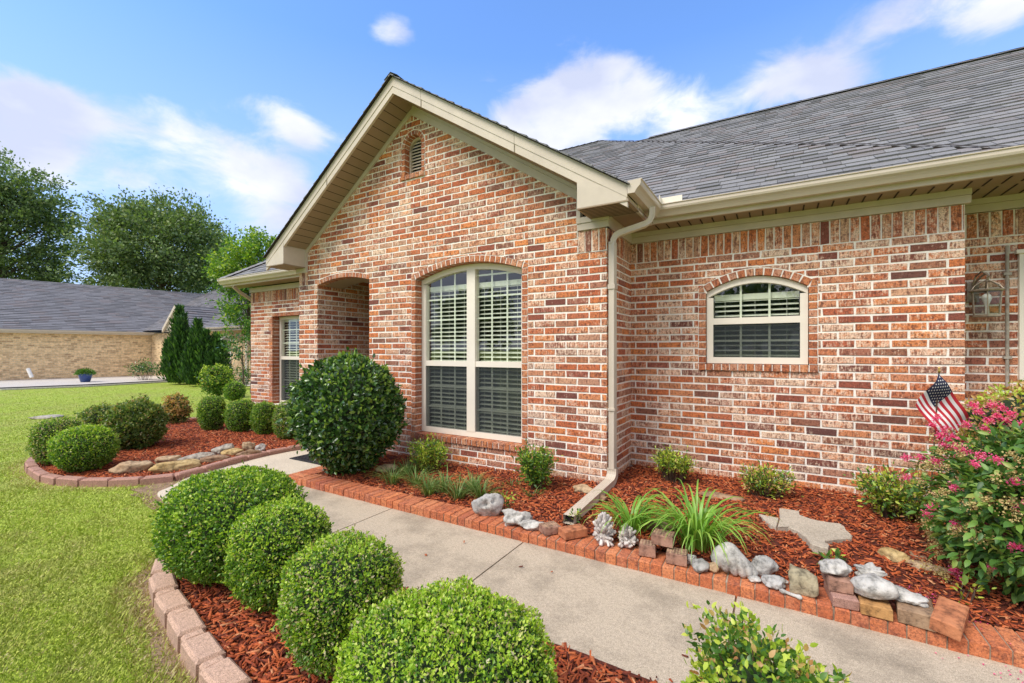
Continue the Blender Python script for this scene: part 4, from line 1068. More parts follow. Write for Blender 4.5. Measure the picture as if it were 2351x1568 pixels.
# grass
def grass(n_try, seed):
    rng = np.random.default_rng(seed)
    # sample in camera polar space so that near grass is denser
    k = rng.uniform(-1.75, .35, n_try); t = 1.15 * (26 / 1.15) ** (rng.uniform(0, 1, n_try) ** .95)
    c, s = math.cos(YAW), math.sin(YAW); X = t * (-s + k * c); Yv = t * (c + k * s)
    jit = rng.normal(0, .02, (2, n_try)); X += jit[0]; Yv += jit[1]
    ok = np.ones(n_try, bool)
    near_poly = [(p[0], p[1] - .02) for p in nearp]
    block_poly = [(-3.44, 1.78), (-3.39, 1.42), (-3.16, 1.15), (-2.82, 1.03), (-2.53, .975), (-2.22, .91), (-1.8, .85), (-1.1, .78), (-.6, .71), (4, .5), (4, 8), (-4.2, 8), (-4.2, 1.78)]
    walk_poly = [(-4.2, YN), (-4.7, 1.79), (-4.94, 1.85), (-5.08, 2.0), (-5.35, 2.35), (-5.5, 3), (-5.4, 6), (-3, 6), (-3, YN)]
    cx_, cy_ = -7.3, 3.0
    lb_out = [((p[0] - cx_) * 1.018 + cx_, (p[1] - cy_) * 1.03 + cy_) for p in LB]
    for P in (block_poly, walk_poly, lb_out): ok &= ~np_in(P, X, Yv)
    X, Yv = X[ok], Yv[ok]; n = len(X)
    def dist_path(path):
        D = np.full(n, 9.)
        for a, b in zip(path, path[1:]):
            a = np.array(a); b = np.array(b); ab = b - a; q = np.clip(((X - a[0]) * ab[0] + (Yv - a[1]) * ab[1]) / (ab @ ab), 0, 1)
            D = np.minimum(D, np.hypot(X - a[0] - q * ab[0], Yv - a[1] - q * ab[1]))
        return D
    D = np.minimum(dist_path(block_poly[:8]), dist_path([(p[0], p[1]) for p in lb_out[:85:3]])); D2 = dist_path(walk_poly[:4]); D = np.minimum(D, D2 * 1.2)
    keep = rng.uniform(0, 1, n) < np.clip(.40 + D / .22, 0, 1); X, Yv, D = X[keep], Yv[keep], D[keep]; n = len(X)
    Z = np.array([lawn_z(a, b) for a, b in zip(X, Yv)]) - .004
    r = np.hypot(X, Yv); L = rng.uniform(.014, .034, n) * (1 + .35 * np.sin(X * 7 + Yv * 3) * np.sin(Yv * 9)); w = rng.uniform(.0008, .0016, n) * (1 + r * .16)
    ang = rng.uniform(0, 2 * np.pi, n); lean = rng.uniform(.2, 1.3, n)
    d = np.stack([np.cos(ang) * np.sin(lean), np.sin(ang) * np.sin(lean), np.cos(lean)], 1); sd_ = np.stack([-np.sin(ang), np.cos(ang), 0 * ang], 1)
    L = L * np.where(D < .15, rng.uniform(1, 2.0, n), 1)
    b = np.stack([X, Yv, Z], 1); V = np.empty((n, 4, 3)); V[:, 0] = b - sd_ * w[:, None]; V[:, 1] = b + sd_ * w[:, None]
    mid = b + d * (L * .6)[:, None] + np.array([0, 0, .006]); V[:, 2] = mid + sd_ * (w * .7)[:, None]; V[:, 3] = b + d * L[:, None]
    F = (np.arange(n)[:, None, None] * 4 + np.array([(0, 1, 2), (0, 2, 3)])[None]).reshape(-1, 3)
    straw = rng.uniform(0, 1, n) < np.clip(.85 - D / .22, .05, .85)
    o = np_mesh('lawn_grass', V.reshape(-1, 3), F, [M['blade'], M['straw']], np.repeat(straw.astype(int), 2))
    return tag(o, 'short green lawn grass, straw coloured beside the edging blocks', 'grass', kind='stuff')
grass(860000, 5)

# ================================================================== PLANTS
def unit(v): return v / np.maximum(np.linalg.norm(v, axis=1, keepdims=True), 1e-9)
def leaves(P, D, Nn, L, W, fold=.25, detail=True, curl=.15):
    """P base points, D axis directions, Nn rough normals, L lengths, W widths"""
    D = unit(D); S = unit(np.cross(D, Nn)); U = np.cross(S, D)
    L = L[:, None]; W = W[:, None]
    if detail:
        V = np.stack([P, P + D * L * .42 + S * W * .5 + U * W * fold, P + D * L * .42 - S * W * .5 + U * W * fold, P + D * L * .5, P + D * L - U * L * curl], 1)
        f = np.array([(0, 1, 3), (0, 3, 2), (1, 4, 3), (2, 3, 4)])
    else:
        V = np.stack([P, P + D * L * .5 + S * W * .5, P + D * L, P + D * L * .5 - S * W * .5], 1); f = np.array([(0, 1, 2), (0, 2, 3)])
    if detail == 2:
        def q(t, w, u): return P + D * L * t + S * W * w + U * (W * fold * abs(w) * 2 - L * curl * t * t * u)
        V = np.stack([P, q(.28, .42, 1), q(.28, -.42, 1), q(.66, .38, 1), q(.66, -.38, 1), q(.28, 0, 1), q(.66, 0, 1), q(1, 0, 1)], 1)
        f = np.array([(0, 1, 5), (0, 5, 2), (1, 3, 6), (1, 6, 5), (5, 6, 4), (5, 4, 2), (3, 7, 6), (6, 7, 4)])
    m = V.shape[1]; F = (np.arange(len(P))[:, None, None] * m + f[None]).reshape(-1, 3)
    return V.reshape(-1, 3), F
def sphere_dirs(rng, n, zmin=-1):
    z = rng.uniform(zmin, 1, n); a = rng.uniform(0, 2 * np.pi, n); r = np.sqrt(1 - z * z)
    return np.stack([r * np.cos(a), r * np.sin(a), z], 1)
def superell(dirs, rx, ry, rz, p=2.5, q=2.3):
    a = (np.abs(dirs[:, 0] / rx) ** q + np.abs(dirs[:, 1] / ry) ** q) ** (p / q) + np.abs(dirs[:, 2] / rz) ** p
    return dirs * (a ** (-1 / p))[:, None]
def lump(Pn, seed, f, amp):
    out = np.zeros(len(Pn)); r = np.random.default_rng(seed)
    for i in range(5):
        k = r.normal(0, f * (1 + .6 * i), 3); ph = r.uniform(0, 6.28); out += np.sin(Pn @ k + ph) / (1 + .5 * i)
    return out * amp / 2.2
def clipped_shrub(name, c, rx, ry, h, n, leaf, label, cat='shrub', group=None, seed=0, mats=None, newp=.45, dryp=.05, rot=0, p=2.5, amp=.04, stem=True, base_in=.12, fold=.25, corek=.87, shoots=70):
    """dense clipped ball or cushion: leaf shell over a dark core"""
    rng = np.random.default_rng(seed); mats = mats or [M['box_old'], M['box_new'], M['box_dry']]
    root = empty(name, c, label, cat, group); C = np.array(c, float); cz = h * .53
    def shape(d):
        q = superell(d, rx, ry, h * .5, p); q = q * (1 + lump(unit(q), seed + 1, 4.5, amp))[:, None]
        tuck = np.clip(-q[:, 2] / (h * .5), 0, 1) ** 2; q[:, 0] *= 1 - base_in * tuck; q[:, 1] *= 1 - base_in * tuck
        cr, sr = math.cos(rot), math.sin(rot); x = q[:, 0] * cr - q[:, 1] * sr; y = q[:, 0] * sr + q[:, 1] * cr
        return np.stack([x, y, q[:, 2]], 1)
    d = unit(rng.normal(0, 1, (n, 3))); s = shape(d)
    nrm = unit(np.stack([s[:, 0] / rx ** 2, s[:, 1] / ry ** 2, s[:, 2] / (h * .5) ** 2], 1))
    depth = rng.uniform(0, 1, n) ** 1.6 * (.06 if corek > .8 else .2) * (rx + ry)
    tuft = lump(s, seed + 9, 38 / max(.3, rx), .013)
    # stray shoots: a share of the leaves gathers along short outward sprigs
    ns = shoots * 9
    if shoots and ns < n:
        src = np.repeat(np.arange(shoots), 9) + ns; s[:ns] = s[src] + rng.normal(0, leaf * .35, (ns, 3)); nrm[:ns] = nrm[src]; depth[:ns] = -np.tile(np.linspace(0, 1, 9), shoots) * leaf * np.repeat(rng.uniform(.6, 2.2, shoots), 9)
    P = C + np.array([0, 0, cz]) + s - nrm * (depth + tuft * 1.0)[:, None]
    D = nrm * rng.uniform(.2, 1.1, n)[:, None] + rng.normal(0, .55, (n, 3)) + np.array([0, 0, .25]); Nn = unit(nrm + rng.normal(0, .6, (n, 3)))
    L = leaf * rng.uniform(.65, 1.25, n); V, F = leaves(P, D, Nn, L, L * rng.uniform(.5, .68, n), fold, 2 if (leaf > .0195 and n > 8500) else True)
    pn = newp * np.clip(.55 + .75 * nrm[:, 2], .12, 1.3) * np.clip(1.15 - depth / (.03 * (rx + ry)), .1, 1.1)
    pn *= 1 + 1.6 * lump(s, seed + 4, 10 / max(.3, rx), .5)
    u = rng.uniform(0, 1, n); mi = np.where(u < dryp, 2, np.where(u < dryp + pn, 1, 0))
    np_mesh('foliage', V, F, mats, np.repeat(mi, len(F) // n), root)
    # inner twigs and core
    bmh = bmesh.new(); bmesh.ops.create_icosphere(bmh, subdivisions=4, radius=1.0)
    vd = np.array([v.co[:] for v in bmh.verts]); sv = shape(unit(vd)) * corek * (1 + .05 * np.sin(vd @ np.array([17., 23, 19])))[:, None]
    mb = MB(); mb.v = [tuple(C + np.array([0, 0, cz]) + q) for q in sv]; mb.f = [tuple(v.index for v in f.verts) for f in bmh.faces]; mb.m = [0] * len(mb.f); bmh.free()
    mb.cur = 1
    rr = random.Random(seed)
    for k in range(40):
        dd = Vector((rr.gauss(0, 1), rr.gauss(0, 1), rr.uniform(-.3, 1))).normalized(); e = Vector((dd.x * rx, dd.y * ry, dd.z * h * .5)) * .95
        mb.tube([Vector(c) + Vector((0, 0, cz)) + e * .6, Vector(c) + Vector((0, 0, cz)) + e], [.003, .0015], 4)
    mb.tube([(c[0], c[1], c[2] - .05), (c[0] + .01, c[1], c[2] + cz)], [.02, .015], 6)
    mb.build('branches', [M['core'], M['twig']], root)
    return root

yg = leaf_mat('lime_leaf', [(0, (.26, .40, .04)), (.5, (.44, .56, .06)), (1, (.62, .66, .12))], .38)
gg = leaf_mat('mid_green_leaf', [(0, (.05, .13, .025)), (.6, (.10, .22, .035)), (1, (.18, .33, .05))], .35)
G1 = 'clipped boxwoods in the front row by the walk'
clipped_shrub('boxwood', (-2.71, 1.395, .03), .385, .33, .55, 34000, .0175, 'largest and darkest clipped boxwood of the front row, far left end by the walk', group=G1, seed=11, newp=.40, rot=.15, p=2.7, amp=.05, dryp=.03)
clipped_shrub('boxwood', (-2.175, 1.347, .03), .232, .22, .475, 19000, .016, 'small clipped boxwood second from the far end of the front row', group=G1, seed=12, newp=.7, amp=.06, p=2.7)
clipped_shrub('boxwood', (-1.55, 1.227, .03), .23, .215, .475, 22000, .0145, 'upright clipped boxwood just behind the nearest one, brownish twigs showing on its top', group=G1, seed=13, newp=.7, amp=.06, dryp=.14, p=2.8)
clipped_shrub('boxwood', (-.87, 1.075, .03), .328, .295, .485, 42000, .013, 'nearest bright green clipped boxwood, cut off by the bottom edge of the photo', group=G1, seed=14, newp=.9, amp=.06, dryp=.08, p=2.5)
G2 = 'clipped boxwoods in a row against the left wall'
for (x, y, r, h, t, sd_) in ((-7.85, 3.70, .185, .55, 'round boxwood at the far left end of the row by the left wall', 21), (-7.29, 3.86, .215, .50, 'low wide round boxwood, second from the left in the row by the left wall', 22), (-6.77, 3.93, .168, .49, 'small neat round boxwood, third from the left in the row by the left wall', 23), (-6.10, 3.87, .167, .55, 'round boxwood with brown twigs, right end of the row beside the big holly', 24)):
    clipped_shrub('boxwood', (x, y, .0), r, r, h, 8000, .021, t, group=G2, seed=sd_, newp=.3, dryp=.05 if sd_ != 24 else .2, p=2.6)
clipped_shrub('boxwood', (-6.38, 1.75, .02), .29, .265, .46, 17000, .019, 'bright low dome boxwood at the front left corner of the kidney shaped bed', seed=31, newp=.55, p=2.3)
clipped_shrub('boxwood', (-7.06, 1.72, .02), .225, .225, .49, 12000, .019, 'darker squared boxwood with bare brown side behind the low bright dome', seed=32, newp=.25, dryp=.25, p=3.2)
lz = leaf_mat('abelia_leaf', [(0, (.05, .11, .02)), (.5, (.12, .21, .04)), (1, (.26, .33, .09))], .35)
ln = leaf_mat('abelia_new_leaf', [(0, (.22, .32, .06)), (.6, (.33, .36, .10)), (1, (.42, .28, .10))], .35)
lr = leaf_mat('nandina_red_leaf', [(0, (.45, .20, .08)), (.5, (.60, .40, .16)), (1, (.62, .48, .20))], .4)
clipped_shrub('shrub', (-7.28, 2.50, .0), .32, .30, .62, 11000, .034, 'large loose leafy shrub in the middle of the kidney shaped bed', seed=33, mats=[lz, ln, M['box_dry']], newp=.35, dryp=.04, p=2.3, amp=.09)
clipped_shrub('shrub', (-9.3, 2.78, -.06), .30, .28, .45, 4500, .035, 'small green shrub peeping out behind the large loose one', seed=34, mats=[lz, ln, M['box_dry']], newp=.4, p=2.3, amp=.1)
clipped_shrub('shrub', (-9.5, 3.87, -.05), .18, .18, .50, 3500, .04, 'small shrub with orange yellow tips at the far end of the kidney shaped bed', seed=35, mats=[lz, lr, lr], newp=.8, dryp=.2, p=2.2, amp=.16)
clipped_shrub('shrub', (-14.8, 7.1, -.13), .40, .38, .95, 6500, .055, 'upright yellow green shrub on the lawn left of the house corner', seed=36, mats=[gg, yg, lr], newp=.8, dryp=.04, p=2.0, amp=.24, corek=.6)
clipped_shrub('boxwood', (-12.9, 6.65, -.1), .24, .24, .50, 4500, .03, 'little clipped boxwood ball standing apart beside the house corner', seed=37, newp=.35, p=2.5)
# the big holly ball
clipped_shrub('holly_bush', (-3.77, 3.06, .06), .505, .485, 1.13, 12500, .048, 'big round glossy dark green holly bush in front of the gable wall', 'bush', seed=41, mats=[M['holly'], M['holly_new'], M['holly_new']], newp=.3, dryp=.0, p=2.35, amp=.07, base_in=.35, fold=.18)

def stem_shrub(name, c, r, h, ns, nl, leaf, label, cat='shrub', group=None, seed=0, mats=None, mp=(.5, .5), low=.45, bushy=1.0, spread=1.0, extra=None):
    """leggy plant: visible stems with leaves along their upper part"""
    rng = np.random.default_rng(seed); rr = random.Random(seed); root = empty(name, c, label, cat, group); mb = MB(); P = []; D = []
    for k in range(ns):
        a = rr.uniform(0, 6.283); q = math.sqrt(rr.uniform(0, 1)); tip = Vector((math.cos(a) * r * q * spread, math.sin(a) * r * q * spread, h * rr.uniform(.72, 1.0) * (1 - .15 * q)))
        b0 = Vector((math.cos(a) * r * q * .35, math.sin(a) * r * q * .35, -.03)); m1 = b0.lerp(tip, .5) + Vector((rr.gauss(0, .02), rr.gauss(0, .02), .02)); C = Vector(c)
        mb.tube([C + b0, C + m1, C + tip], [.0045 * (h / .4) ** .5, .003, .0015], 5)
        m = nl // ns
        for i in range(m):
            t = low + (1 - low) * rr.uniform(0, 1) ** .8; s = (b0.lerp(m1, t * 2) if t < .5 else m1.lerp(tip, t * 2 - 1)); off = Vector((rr.gauss(0, 1), rr.gauss(0, 1), rr.gauss(0, .7))) * .028 * bushy
            P.append(C + s + off * rr.uniform(0, 1.4)); o = off.normalized() * .8 + Vector((0, 0, .45)) + Vector((s.x, s.y, 0)).normalized() * .3; D.append(o)
    P = np.array(P); D = np.array(D) + rng.normal(0, .3, (len(P), 3)); n = len(P); L = leaf * rng.uniform(.6, 1.2, n)
    V, F = leaves(P, D, rng.normal(0, .6, (n, 3)) + np.array([0, 0, 1.]), L, L * rng.uniform(.38, .55, n), .12, 2)
    mi = np.searchsorted(np.cumsum(mp), rng.uniform(0, .999, n)); np_mesh('foliage', V, F, mats, np.repeat(np.clip(mi, 0, len(mats) - 1), len(F) // n), root)
    mb.build('stems', M['twig'], root); return root
G3 = 'small shrubs planted along the brick wall'
stem_shrub('shrub', (-3.08, 3.48, .05), .20, .38, 26, 2300, .032, 'bushy lime green shrub under the left side of the big window', group=G3, seed=51, mats=[yg, gg, lr], mp=(.55, .4, .05), low=.25, bushy=1.1)
stem_shrub('shrub', (-1.80, 3.47, .08), .16, .43, 22, 2600, .034, 'dense mid green shrub below the right corner of the big window', group=G3, seed=52, mats=[gg, yg], mp=(.8, .2), low=.25, bushy=1.2)
stem_shrub('shrub', (-.79, 4.2, .1), .18, .34, 70, 1700, .030, 'leggy yellow green shrub with bare dark stems nearest the downspout corner', group=G3, seed=53, mats=[yg, gg, lr], mp=(.6, .35, .05), low=.5)
stem_shrub('shrub', (-.07, 4.16, .1), .20, .28, 80, 1700, .030, 'low brownish twiggy shrub against the wall under the arched window', group=G3, seed=54, mats=[gg, yg, lr], mp=(.45, .35, .2), low=.3)
stem_shrub('shrub', (.72, 4.1, .1), .23, .37, 90, 2500, .034, 'spreading twiggy shrub with yellow top left of the pink flowering bush', group=G3, seed=55, mats=[yg, gg, lr], mp=(.45, .42, .13), low=.3, bushy=1.1)
clipped_shrub('nandina', (-.035, 1.30, .02), .175, .165, .54, 15000, .020, 'lime and bronze leaved nandina at the bottom right in front of the walk', seed=56, mats=[gg, yg, lr], newp=1.2, dryp=.12, p=2.0, amp=.32, fold=.1, corek=.6, shoots=160)

# strap leaved clumps
def strap_clump(name, c, n, L, w, label, cat, group=None, seed=0, mat=None, spread=.06, arch=1.0):
    rr = random.Random(seed); mb = MB(); C = Vector(c)
    for i in range(n):
        a = rr.uniform(0, 6.283); l = L * rr.uniform(.55, 1.1); b = C + Vector((math.cos(a), math.sin(a), 0)) * rr.uniform(0, spread); out = Vector((math.cos(a + rr.gauss(0, .3)), math.sin(a + rr.gauss(0, .3)), 0)); el = rr.uniform(.9, 1.45); p = b.copy(); side = out.cross(Vector((0, 0, 1))); ww = w * rr.uniform(.7, 1.2); prev = None; K = 7
        for k in range(K + 1):
            wk = ww * (1 - (k / K) ** 2.2) * (.75 + .25 * min(1, k / 2)); cur = (p - side * wk / 2, p + Vector((0, 0, -wk * .25)), p + side * wk / 2)
            if prev: mb.poly([prev[0], prev[1], cur[1], cur[0]]); mb.poly([prev[1], prev[2], cur[2], cur[1]])
            prev = cur; e = el - arch * 1.7 * (k / K) ** 1.5; p = p + (out * math.cos(e) + Vector((0, 0, math.sin(e)))) * l / K
            if p.z < C.z + .01: p.z = C.z + .01
    # weld strips so that every leaf is one island
    o = mb.build(name, mat, None, smooth=True, loc=c); bmw = bmesh.new(); bmw.from_mesh(o.data); bmesh.ops.remove_doubles(bmw, verts=bmw.verts, dist=1e-5); bmw.to_mesh(o.data); bmw.free()
    return tag(o, label, cat, group)
dl = leaf_mat('daylily_leaf', [(0, (.13, .28, .035)), (.5, (.20, .40, .05)), (1, (.34, .52, .10))], .35, .25)
lir = leaf_mat('liriope_leaf', [(0, (.06, .13, .03)), (.5, (.13, .23, .05)), (.85, (.24, .34, .10)), (1, (.45, .42, .18))], .45, .2)
pA = on_ground(1452, 1215, .1); pB = on_ground(1600, 1250, .1)
strap_clump('daylily', pA, 80, .40, .016, 'daylily clump with arching leaves beside the coral, left of the larger one', 'plant', 'daylilies in the bed', 61, dl, .09, 1.4)
strap_clump('daylily', pB, 150, .52, .017, 'larger daylily clump with long arching leaves behind the small old bricks', 'plant', 'daylilies in the bed', 62, dl, .12, 1.5)
ys = sorted([(900, 1105), (955, 1110), (985, 1130), (1020, 1125), (1050, 1140), (1085, 1125), (935, 1085), (1105, 1140), (1175, 1115), (1220, 1140)])
for i, (u, v) in enumerate(ys):
    strap_clump('liriope', on_ground(u, v + 6, .06), 80 if i < 8 else 26, .27 if i < 8 else .15, .008, ORD[i] + ' grassy liriope tuft from the left in the row under the big window', 'plant', 'liriope tufts under the big window', 70 + i, lir, .06)

# ---- pink flowering bush (right) and the yellow green shrub behind it
def crepe(c, R_, H_, label, seed=80):
    rng = np.random.default_rng(seed); rr = random.Random(seed); root = empty('crepe_myrtle', c, label, 'bush'); C = np.array(c); mb = MB()
    n = 9000; d = sphere_dirs(rng, n, -.75); q = rng.uniform(.35, 1.0, n) ** .5
    s = superell(d, R_, R_ * .95, H_ * .5, 2.3) * (1 + lump(d, 5, 4, .2))[:, None] * q[:, None]; P = C + np.array([0, 0, H_ * .5]) + s
    D = unit(s) * .8 + rng.normal(0, .5, (n, 3)) + np.array([0, 0, .1]); L = rng.uniform(.032, .062, n)
    V, F = leaves(P, D, rng.normal(0, .5, (n, 3)) + np.array([0, 0, 1.]), L, L * rng.uniform(.45, .58, n), .14, 2, .3)
    ml = leaf_mat('crepe_leaf', [(0, (.035, .10, .022)), (.5, (.085, .20, .035)), (.85, (.17, .32, .05)), (1, (.36, .42, .10))], .45, .25)
    np_mesh('foliage', V, F, ml, None, root)
    for k in range(34):
        dd = sphere_dirs(rng, 1, .05)[0]; e = superell(dd[None], R_, R_, H_ * .9, 2.2)[0] * rr.uniform(.8, 1.02); b = C + np.array([rr.gauss(0, .05), rr.gauss(0, .05), -.03])
        mid = b * .5 + (C + e) * .5 + np.array([0, 0, .08]); mb.tube([b, mid, C + e * np.array([1, 1, 1.0])], [.007, .005, .002], 5)
    mb.build('stems', M['twig'], root)
    pm = leaf_mat('pink_petal', [(0, (.66, .03, .20)), (.5, (.88, .10, .32)), (1, (.95, .34, .50))], .6, .3); tm = leaf_mat('seed_head', [(0, (.35, .20, .08)), (.5, (.52, .36, .14)), (1, (.55, .50, .20))], .7, .1)
    return root, pm, tm
def petals(root, pts, rad, npt, size, mat, name, seed):
    rng = np.random.default_rng(seed)
    for (x, y, z), r in zip(pts, rad):
        n = npt; P = np.array([x, y, z]) + rng.normal(0, 1, (n, 3)) * r * np.array([.5, .5, .42]); D = rng.normal(0, 1, (n, 3)); L = size * rng.uniform(.6, 1.3, n)
        V, F = leaves(P, D, rng.normal(0, 1, (n, 3)), L, L * .9, .3); np_mesh(name, V, F, mat, None, root)
bc = (1.27, 3.36, .08)
broot, pm, tm = crepe(bc, .56, .79, 'pink flowering crepe myrtle bush with green leaves at the right edge by the wall')
fl = [(2140, 975), (2170, 985), (2185, 1000), (2205, 1010), (2235, 930), (2300, 935), (2320, 950), (2270, 965), (2170, 1020), (2215, 1035), (2150, 1060), (2150, 960), (2160, 1000), (2180, 1012), (2195, 1025), (2115, 1050), (2080, 1050), (2080, 1095), (2248, 945), (2290, 955), (2310, 965), (2262, 985), (2220, 975), (2252, 1045), (2290, 1055), (2190, 1118), (2140, 1165), (2195, 1205), (2190, 1310), (2275, 1304), (2330, 1105), (2345, 1160), (2240, 1065), (2330, 1255), (2130, 1180), (2205, 1330), (2155, 1340), (2280, 930), (2340, 975)]
cam_c = Vector((0, 0, CAMH))
def hit_bush(u, v, c, R_, H_):
    r = pix_ray(u, v); o = cam_c; C = Vector(c) + Vector((0, 0, H_ * .5)); best = None; t = 1.2
    while t < 5:
        p = o + r * t - C; k = (abs(p.x / R_) ** 2 + abs(p.y / R_) ** 2 + abs(p.z / (H_ * .5)) ** 2)
        if k < 1.0: return o + r * (t - .01)
        if best is None or k < best[0]: best = (k, t)
        t += .02
    return o + r * best[1]
pts = [hit_bush(u, v, bc, .56, .82) for u, v in fl] + [Vector((bc[0] + .55 * math.cos(a), bc[1] + .52 * math.sin(a), bc[2] + .25 + .05 * (i * 7 % 9))) for i, a in enumerate((-.9, -.5, -.1, .4, .9, 1.5, 2.2))]
petals(broot, pts, [random.uniform(.018, .030) for _ in pts], 130, .0085, pm, 'flower_cluster', 5)
rr = random.Random(8); sh = [(rr.uniform(2110, 2350), rr.uniform(985, 1330)) for _ in range(42)]; pts = [hit_bush(u, v, bc, .6, .86) for u, v in sh]
petals(broot, pts, [random.uniform(.02, .04) for _ in pts], 60, .010, tm, 'seed_head', 6)
clipped_shrub('shrub', (1.60, 4.22, .1), .52, .42, 1.0, 9000, .030, 'yellow leaved shrub with tiny white blooms behind the pink flowering bush', seed=91, mats=[lr, yg, M['box_dry']], newp=.6, dryp=.05, p=2.4, amp=.12)
# fallen petals
rng = np.random.default_rng(3); n = 420; X = np.concatenate([rng.normal(.62, .10, 260), rng.normal(.98, .12, 160)]); Yp = np.concatenate([rng.normal(2.93, .10, 260), rng.normal(2.52, .06, 160)])
Zp = np.where(Yp > 2.862, .075, np.where(Yp > 2.66, .064, .002)) + .003
V, F = leaves(np.stack([X, Yp, Zp], 1), np.stack([rng.normal(0, 1, n), rng.normal(0, 1, n), rng.uniform(0, .2, n)], 1), np.tile([0, 0, 1.], (n, 1)), rng.uniform(.006, .013, n), rng.uniform(.005, .010, n), .2)
tag(np_mesh('fallen_petals', V, F, pm), 'pink petals scattered on the mulch, brick edging and walk below the flowering bush', 'petals', kind='stuff')

# sprigs and the vinca
def sprig(c, n, leaf, h, label, seed, mats, mp=(1,), name='sprig', cat='plant'):
    return stem_shrub(name, c, h * .55, h, 6, n, leaf, label, cat, None, seed, mats, mp, low=.15, bushy=.7)
sprig(on_ground(1163, 1172, .07), 70, .035, .16, 'light green leafy sprig beside the holed white stone', 101, [yg, gg], (.6, .4))
sprig(on_ground(1322, 1200, .08), 60, .028, .10, 'small green sprig growing beside the downspout outlet', 102, [gg, yg], (.6, .4))
vin = sprig(on_ground(1915, 1302, .08), 70, .038, .09, 'low vinca with one pale pink and one red bloom behind the white stone', 103, [gg, yg], (.8, .2), name='vinca')
petals(vin, [on_depth(1914, 1291, 2.42), ], [.006], 14, .016, leaf_mat('pale_pink', [(0, (.8, .5, .75)), (1, (.85, .65, .85))], .6), 'flower', 4)
petals(vin, [on_depth(1937, 1273, 2.5)], [.010], 26, .013, leaf_mat('red_petal', [(0, (.5, .01, .02)), (1, (.6, .02, .04))], .6), 'flower', 5)
sprig(on_ground(2220 / 1 - 10, 1380, .08), 40, .03, .12, 'small yellowish sprig at the foot of the pink flowering bush', 104, [yg], (1,))

# ================================================================== STONES, BRICKS, SHELLS
def rock_obj(name, c, size, mat, label, cat='rock', group=None, seed=0, rough=.22, flat=0, rot=0, box=.0, parent=None, holes=None, tilt=(0, 0)):
    bmh = bmesh.new(); bmesh.ops.create_icosphere(bmh, subdivisions=4, radius=1.0); o = Vector((seed * 3.1, seed * 1.7, seed * .9))
    cuts = []; rr = random.Random(seed)
    for i in range(9):
        n = Vector((rr.gauss(0, 1), rr.gauss(0, 1), rr.gauss(0, 1))).normalized(); cuts.append((n, rr.uniform(.68, .92)))
    for v in bmh.verts:
        p = v.co.copy()
        if box: m = max(abs(p.x), abs(p.y), abs(p.z)); p = p.lerp(p / m * .82, box)
        for n, k in cuts:
            d = p.dot(n)
            if d > k: p -= n * (d - k) * .85
        p *= 1 + rough * mnoise.noise(p * 1.6 + o) + rough * .35 * mnoise.noise(p * 4.5 + o) + rough * .12 * mnoise.noise(p * 11 + o)
        if holes:
            for hd, hr, hdp in holes:
                d = (v.co.normalized() - Vector(hd).normalized()).length
                if d < hr: p *= 1 - hdp * (1 - (d / hr) ** 2)
        v.co = Vector((p.x * size[0] / 2, p.y * size[1] / 2, p.z * size[2] / 2))
    me = bpy.data.meshes.new(name); bmh.to_mesh(me); bmh.free(); me.materials.append(mat)
    me.polygons.foreach_set('use_smooth', [True] * len(me.polygons))
    ob = link(name, me, None, c); ob.rotation_euler = (tilt[0], tilt[1], rot)
    return tag(ob, label, cat, group)
def px_item(u0, u1, v0, v1, zb):
    """centre, width and height of a thing from where it stands on the ground"""
    uc = (u0 + u1) / 2; g = on_ground(uc, v1, zb); t = (Vector((g.x, g.y)).dot(Vector((-math.sin(YAW), math.cos(YAW)))))
    w = (u1 - u0) / FPX * t; h = (v1 - v0) / FPX * t
    return g, w, h, t
VA = YAW
def stone(u0, u1, v0, v1, zb, mat, label, seed, depth=.75, cat='rock', name='stone', group=None, hk=.85, **kw):
    g, w, h, t = px_item(u0, u1, v0, v1, zb); dp = w * depth; look = Vector((g.x, g.y, 0)).normalized()
    hh = max(.02, max(h - .45 * dp * CAMH / t, h * .62) * hk); hh *= 1.45 if group == GS else 1.0; c = g + look * dp * .42; c.z = zb + hh * .42
    a = math.atan2(look.y, look.x) - math.pi / 2
    return rock_obj(name, c, (w * 1.06, dp * 1.06, hh * 1.15), mat, label, cat, group, seed, rot=a, **kw)
GS = 'fieldstones in the kidney shaped bed'
stone(270, 342, 1061, 1087, .02, M['rock_tan'], 'brown pointed fieldstone nearest the lawn edge in the kidney bed', 1, group=GS, depth=.6)
stone(363, 412, 1048, 1067, .02, M['rock_tan'], 'pale tan block stone behind the gold one in the kidney bed', 2, group=GS, box=.6, depth=.6)
stone(358, 452, 1059, 1085, .02, M['rock_gold'], 'long golden fieldstone in front of the pale tan block', 3, group=GS, depth=.5)
stone(421, 488, 1042, 1061, .02, M['rock_grey'], 'flat whitish fieldstone in the middle of the stone row', 4, group=GS, depth=.5)
stone(459, 527, 1046, 1064, .02, M['rock_brown'], 'long flat grey brown stone in front of the whitish one', 5, group=GS, depth=.4)
stone(493, 540, 1022, 1046, .02, M['rock_grey'], 'grey rounded stone at the back of the stone row', 6, group=GS, depth=.7)
stone(514, 558, 1031, 1048, .02, M['rock_gold'], 'small yellowish flat stone right of the grey rounded one', 7, group=GS, depth=.5)
stone(558, 584, 1016, 1038, .02, M['rock_tan'], 'upright squared tan stone near the right end of the row', 8, group=GS, box=.7, depth=.9)
stone(547, 593, 1034, 1050, .02, M['rock_brown'], 'flat pinkish stone in front of the upright squared one', 9, group=GS, depth=.5)
stone(588, 611, 1022, 1040, .02, M['rock_white'], 'small white stone with a dark hollow at the right end of the row', 10, group=GS, depth=.8, holes=[((-.5, -1, .1), .5, .35)])
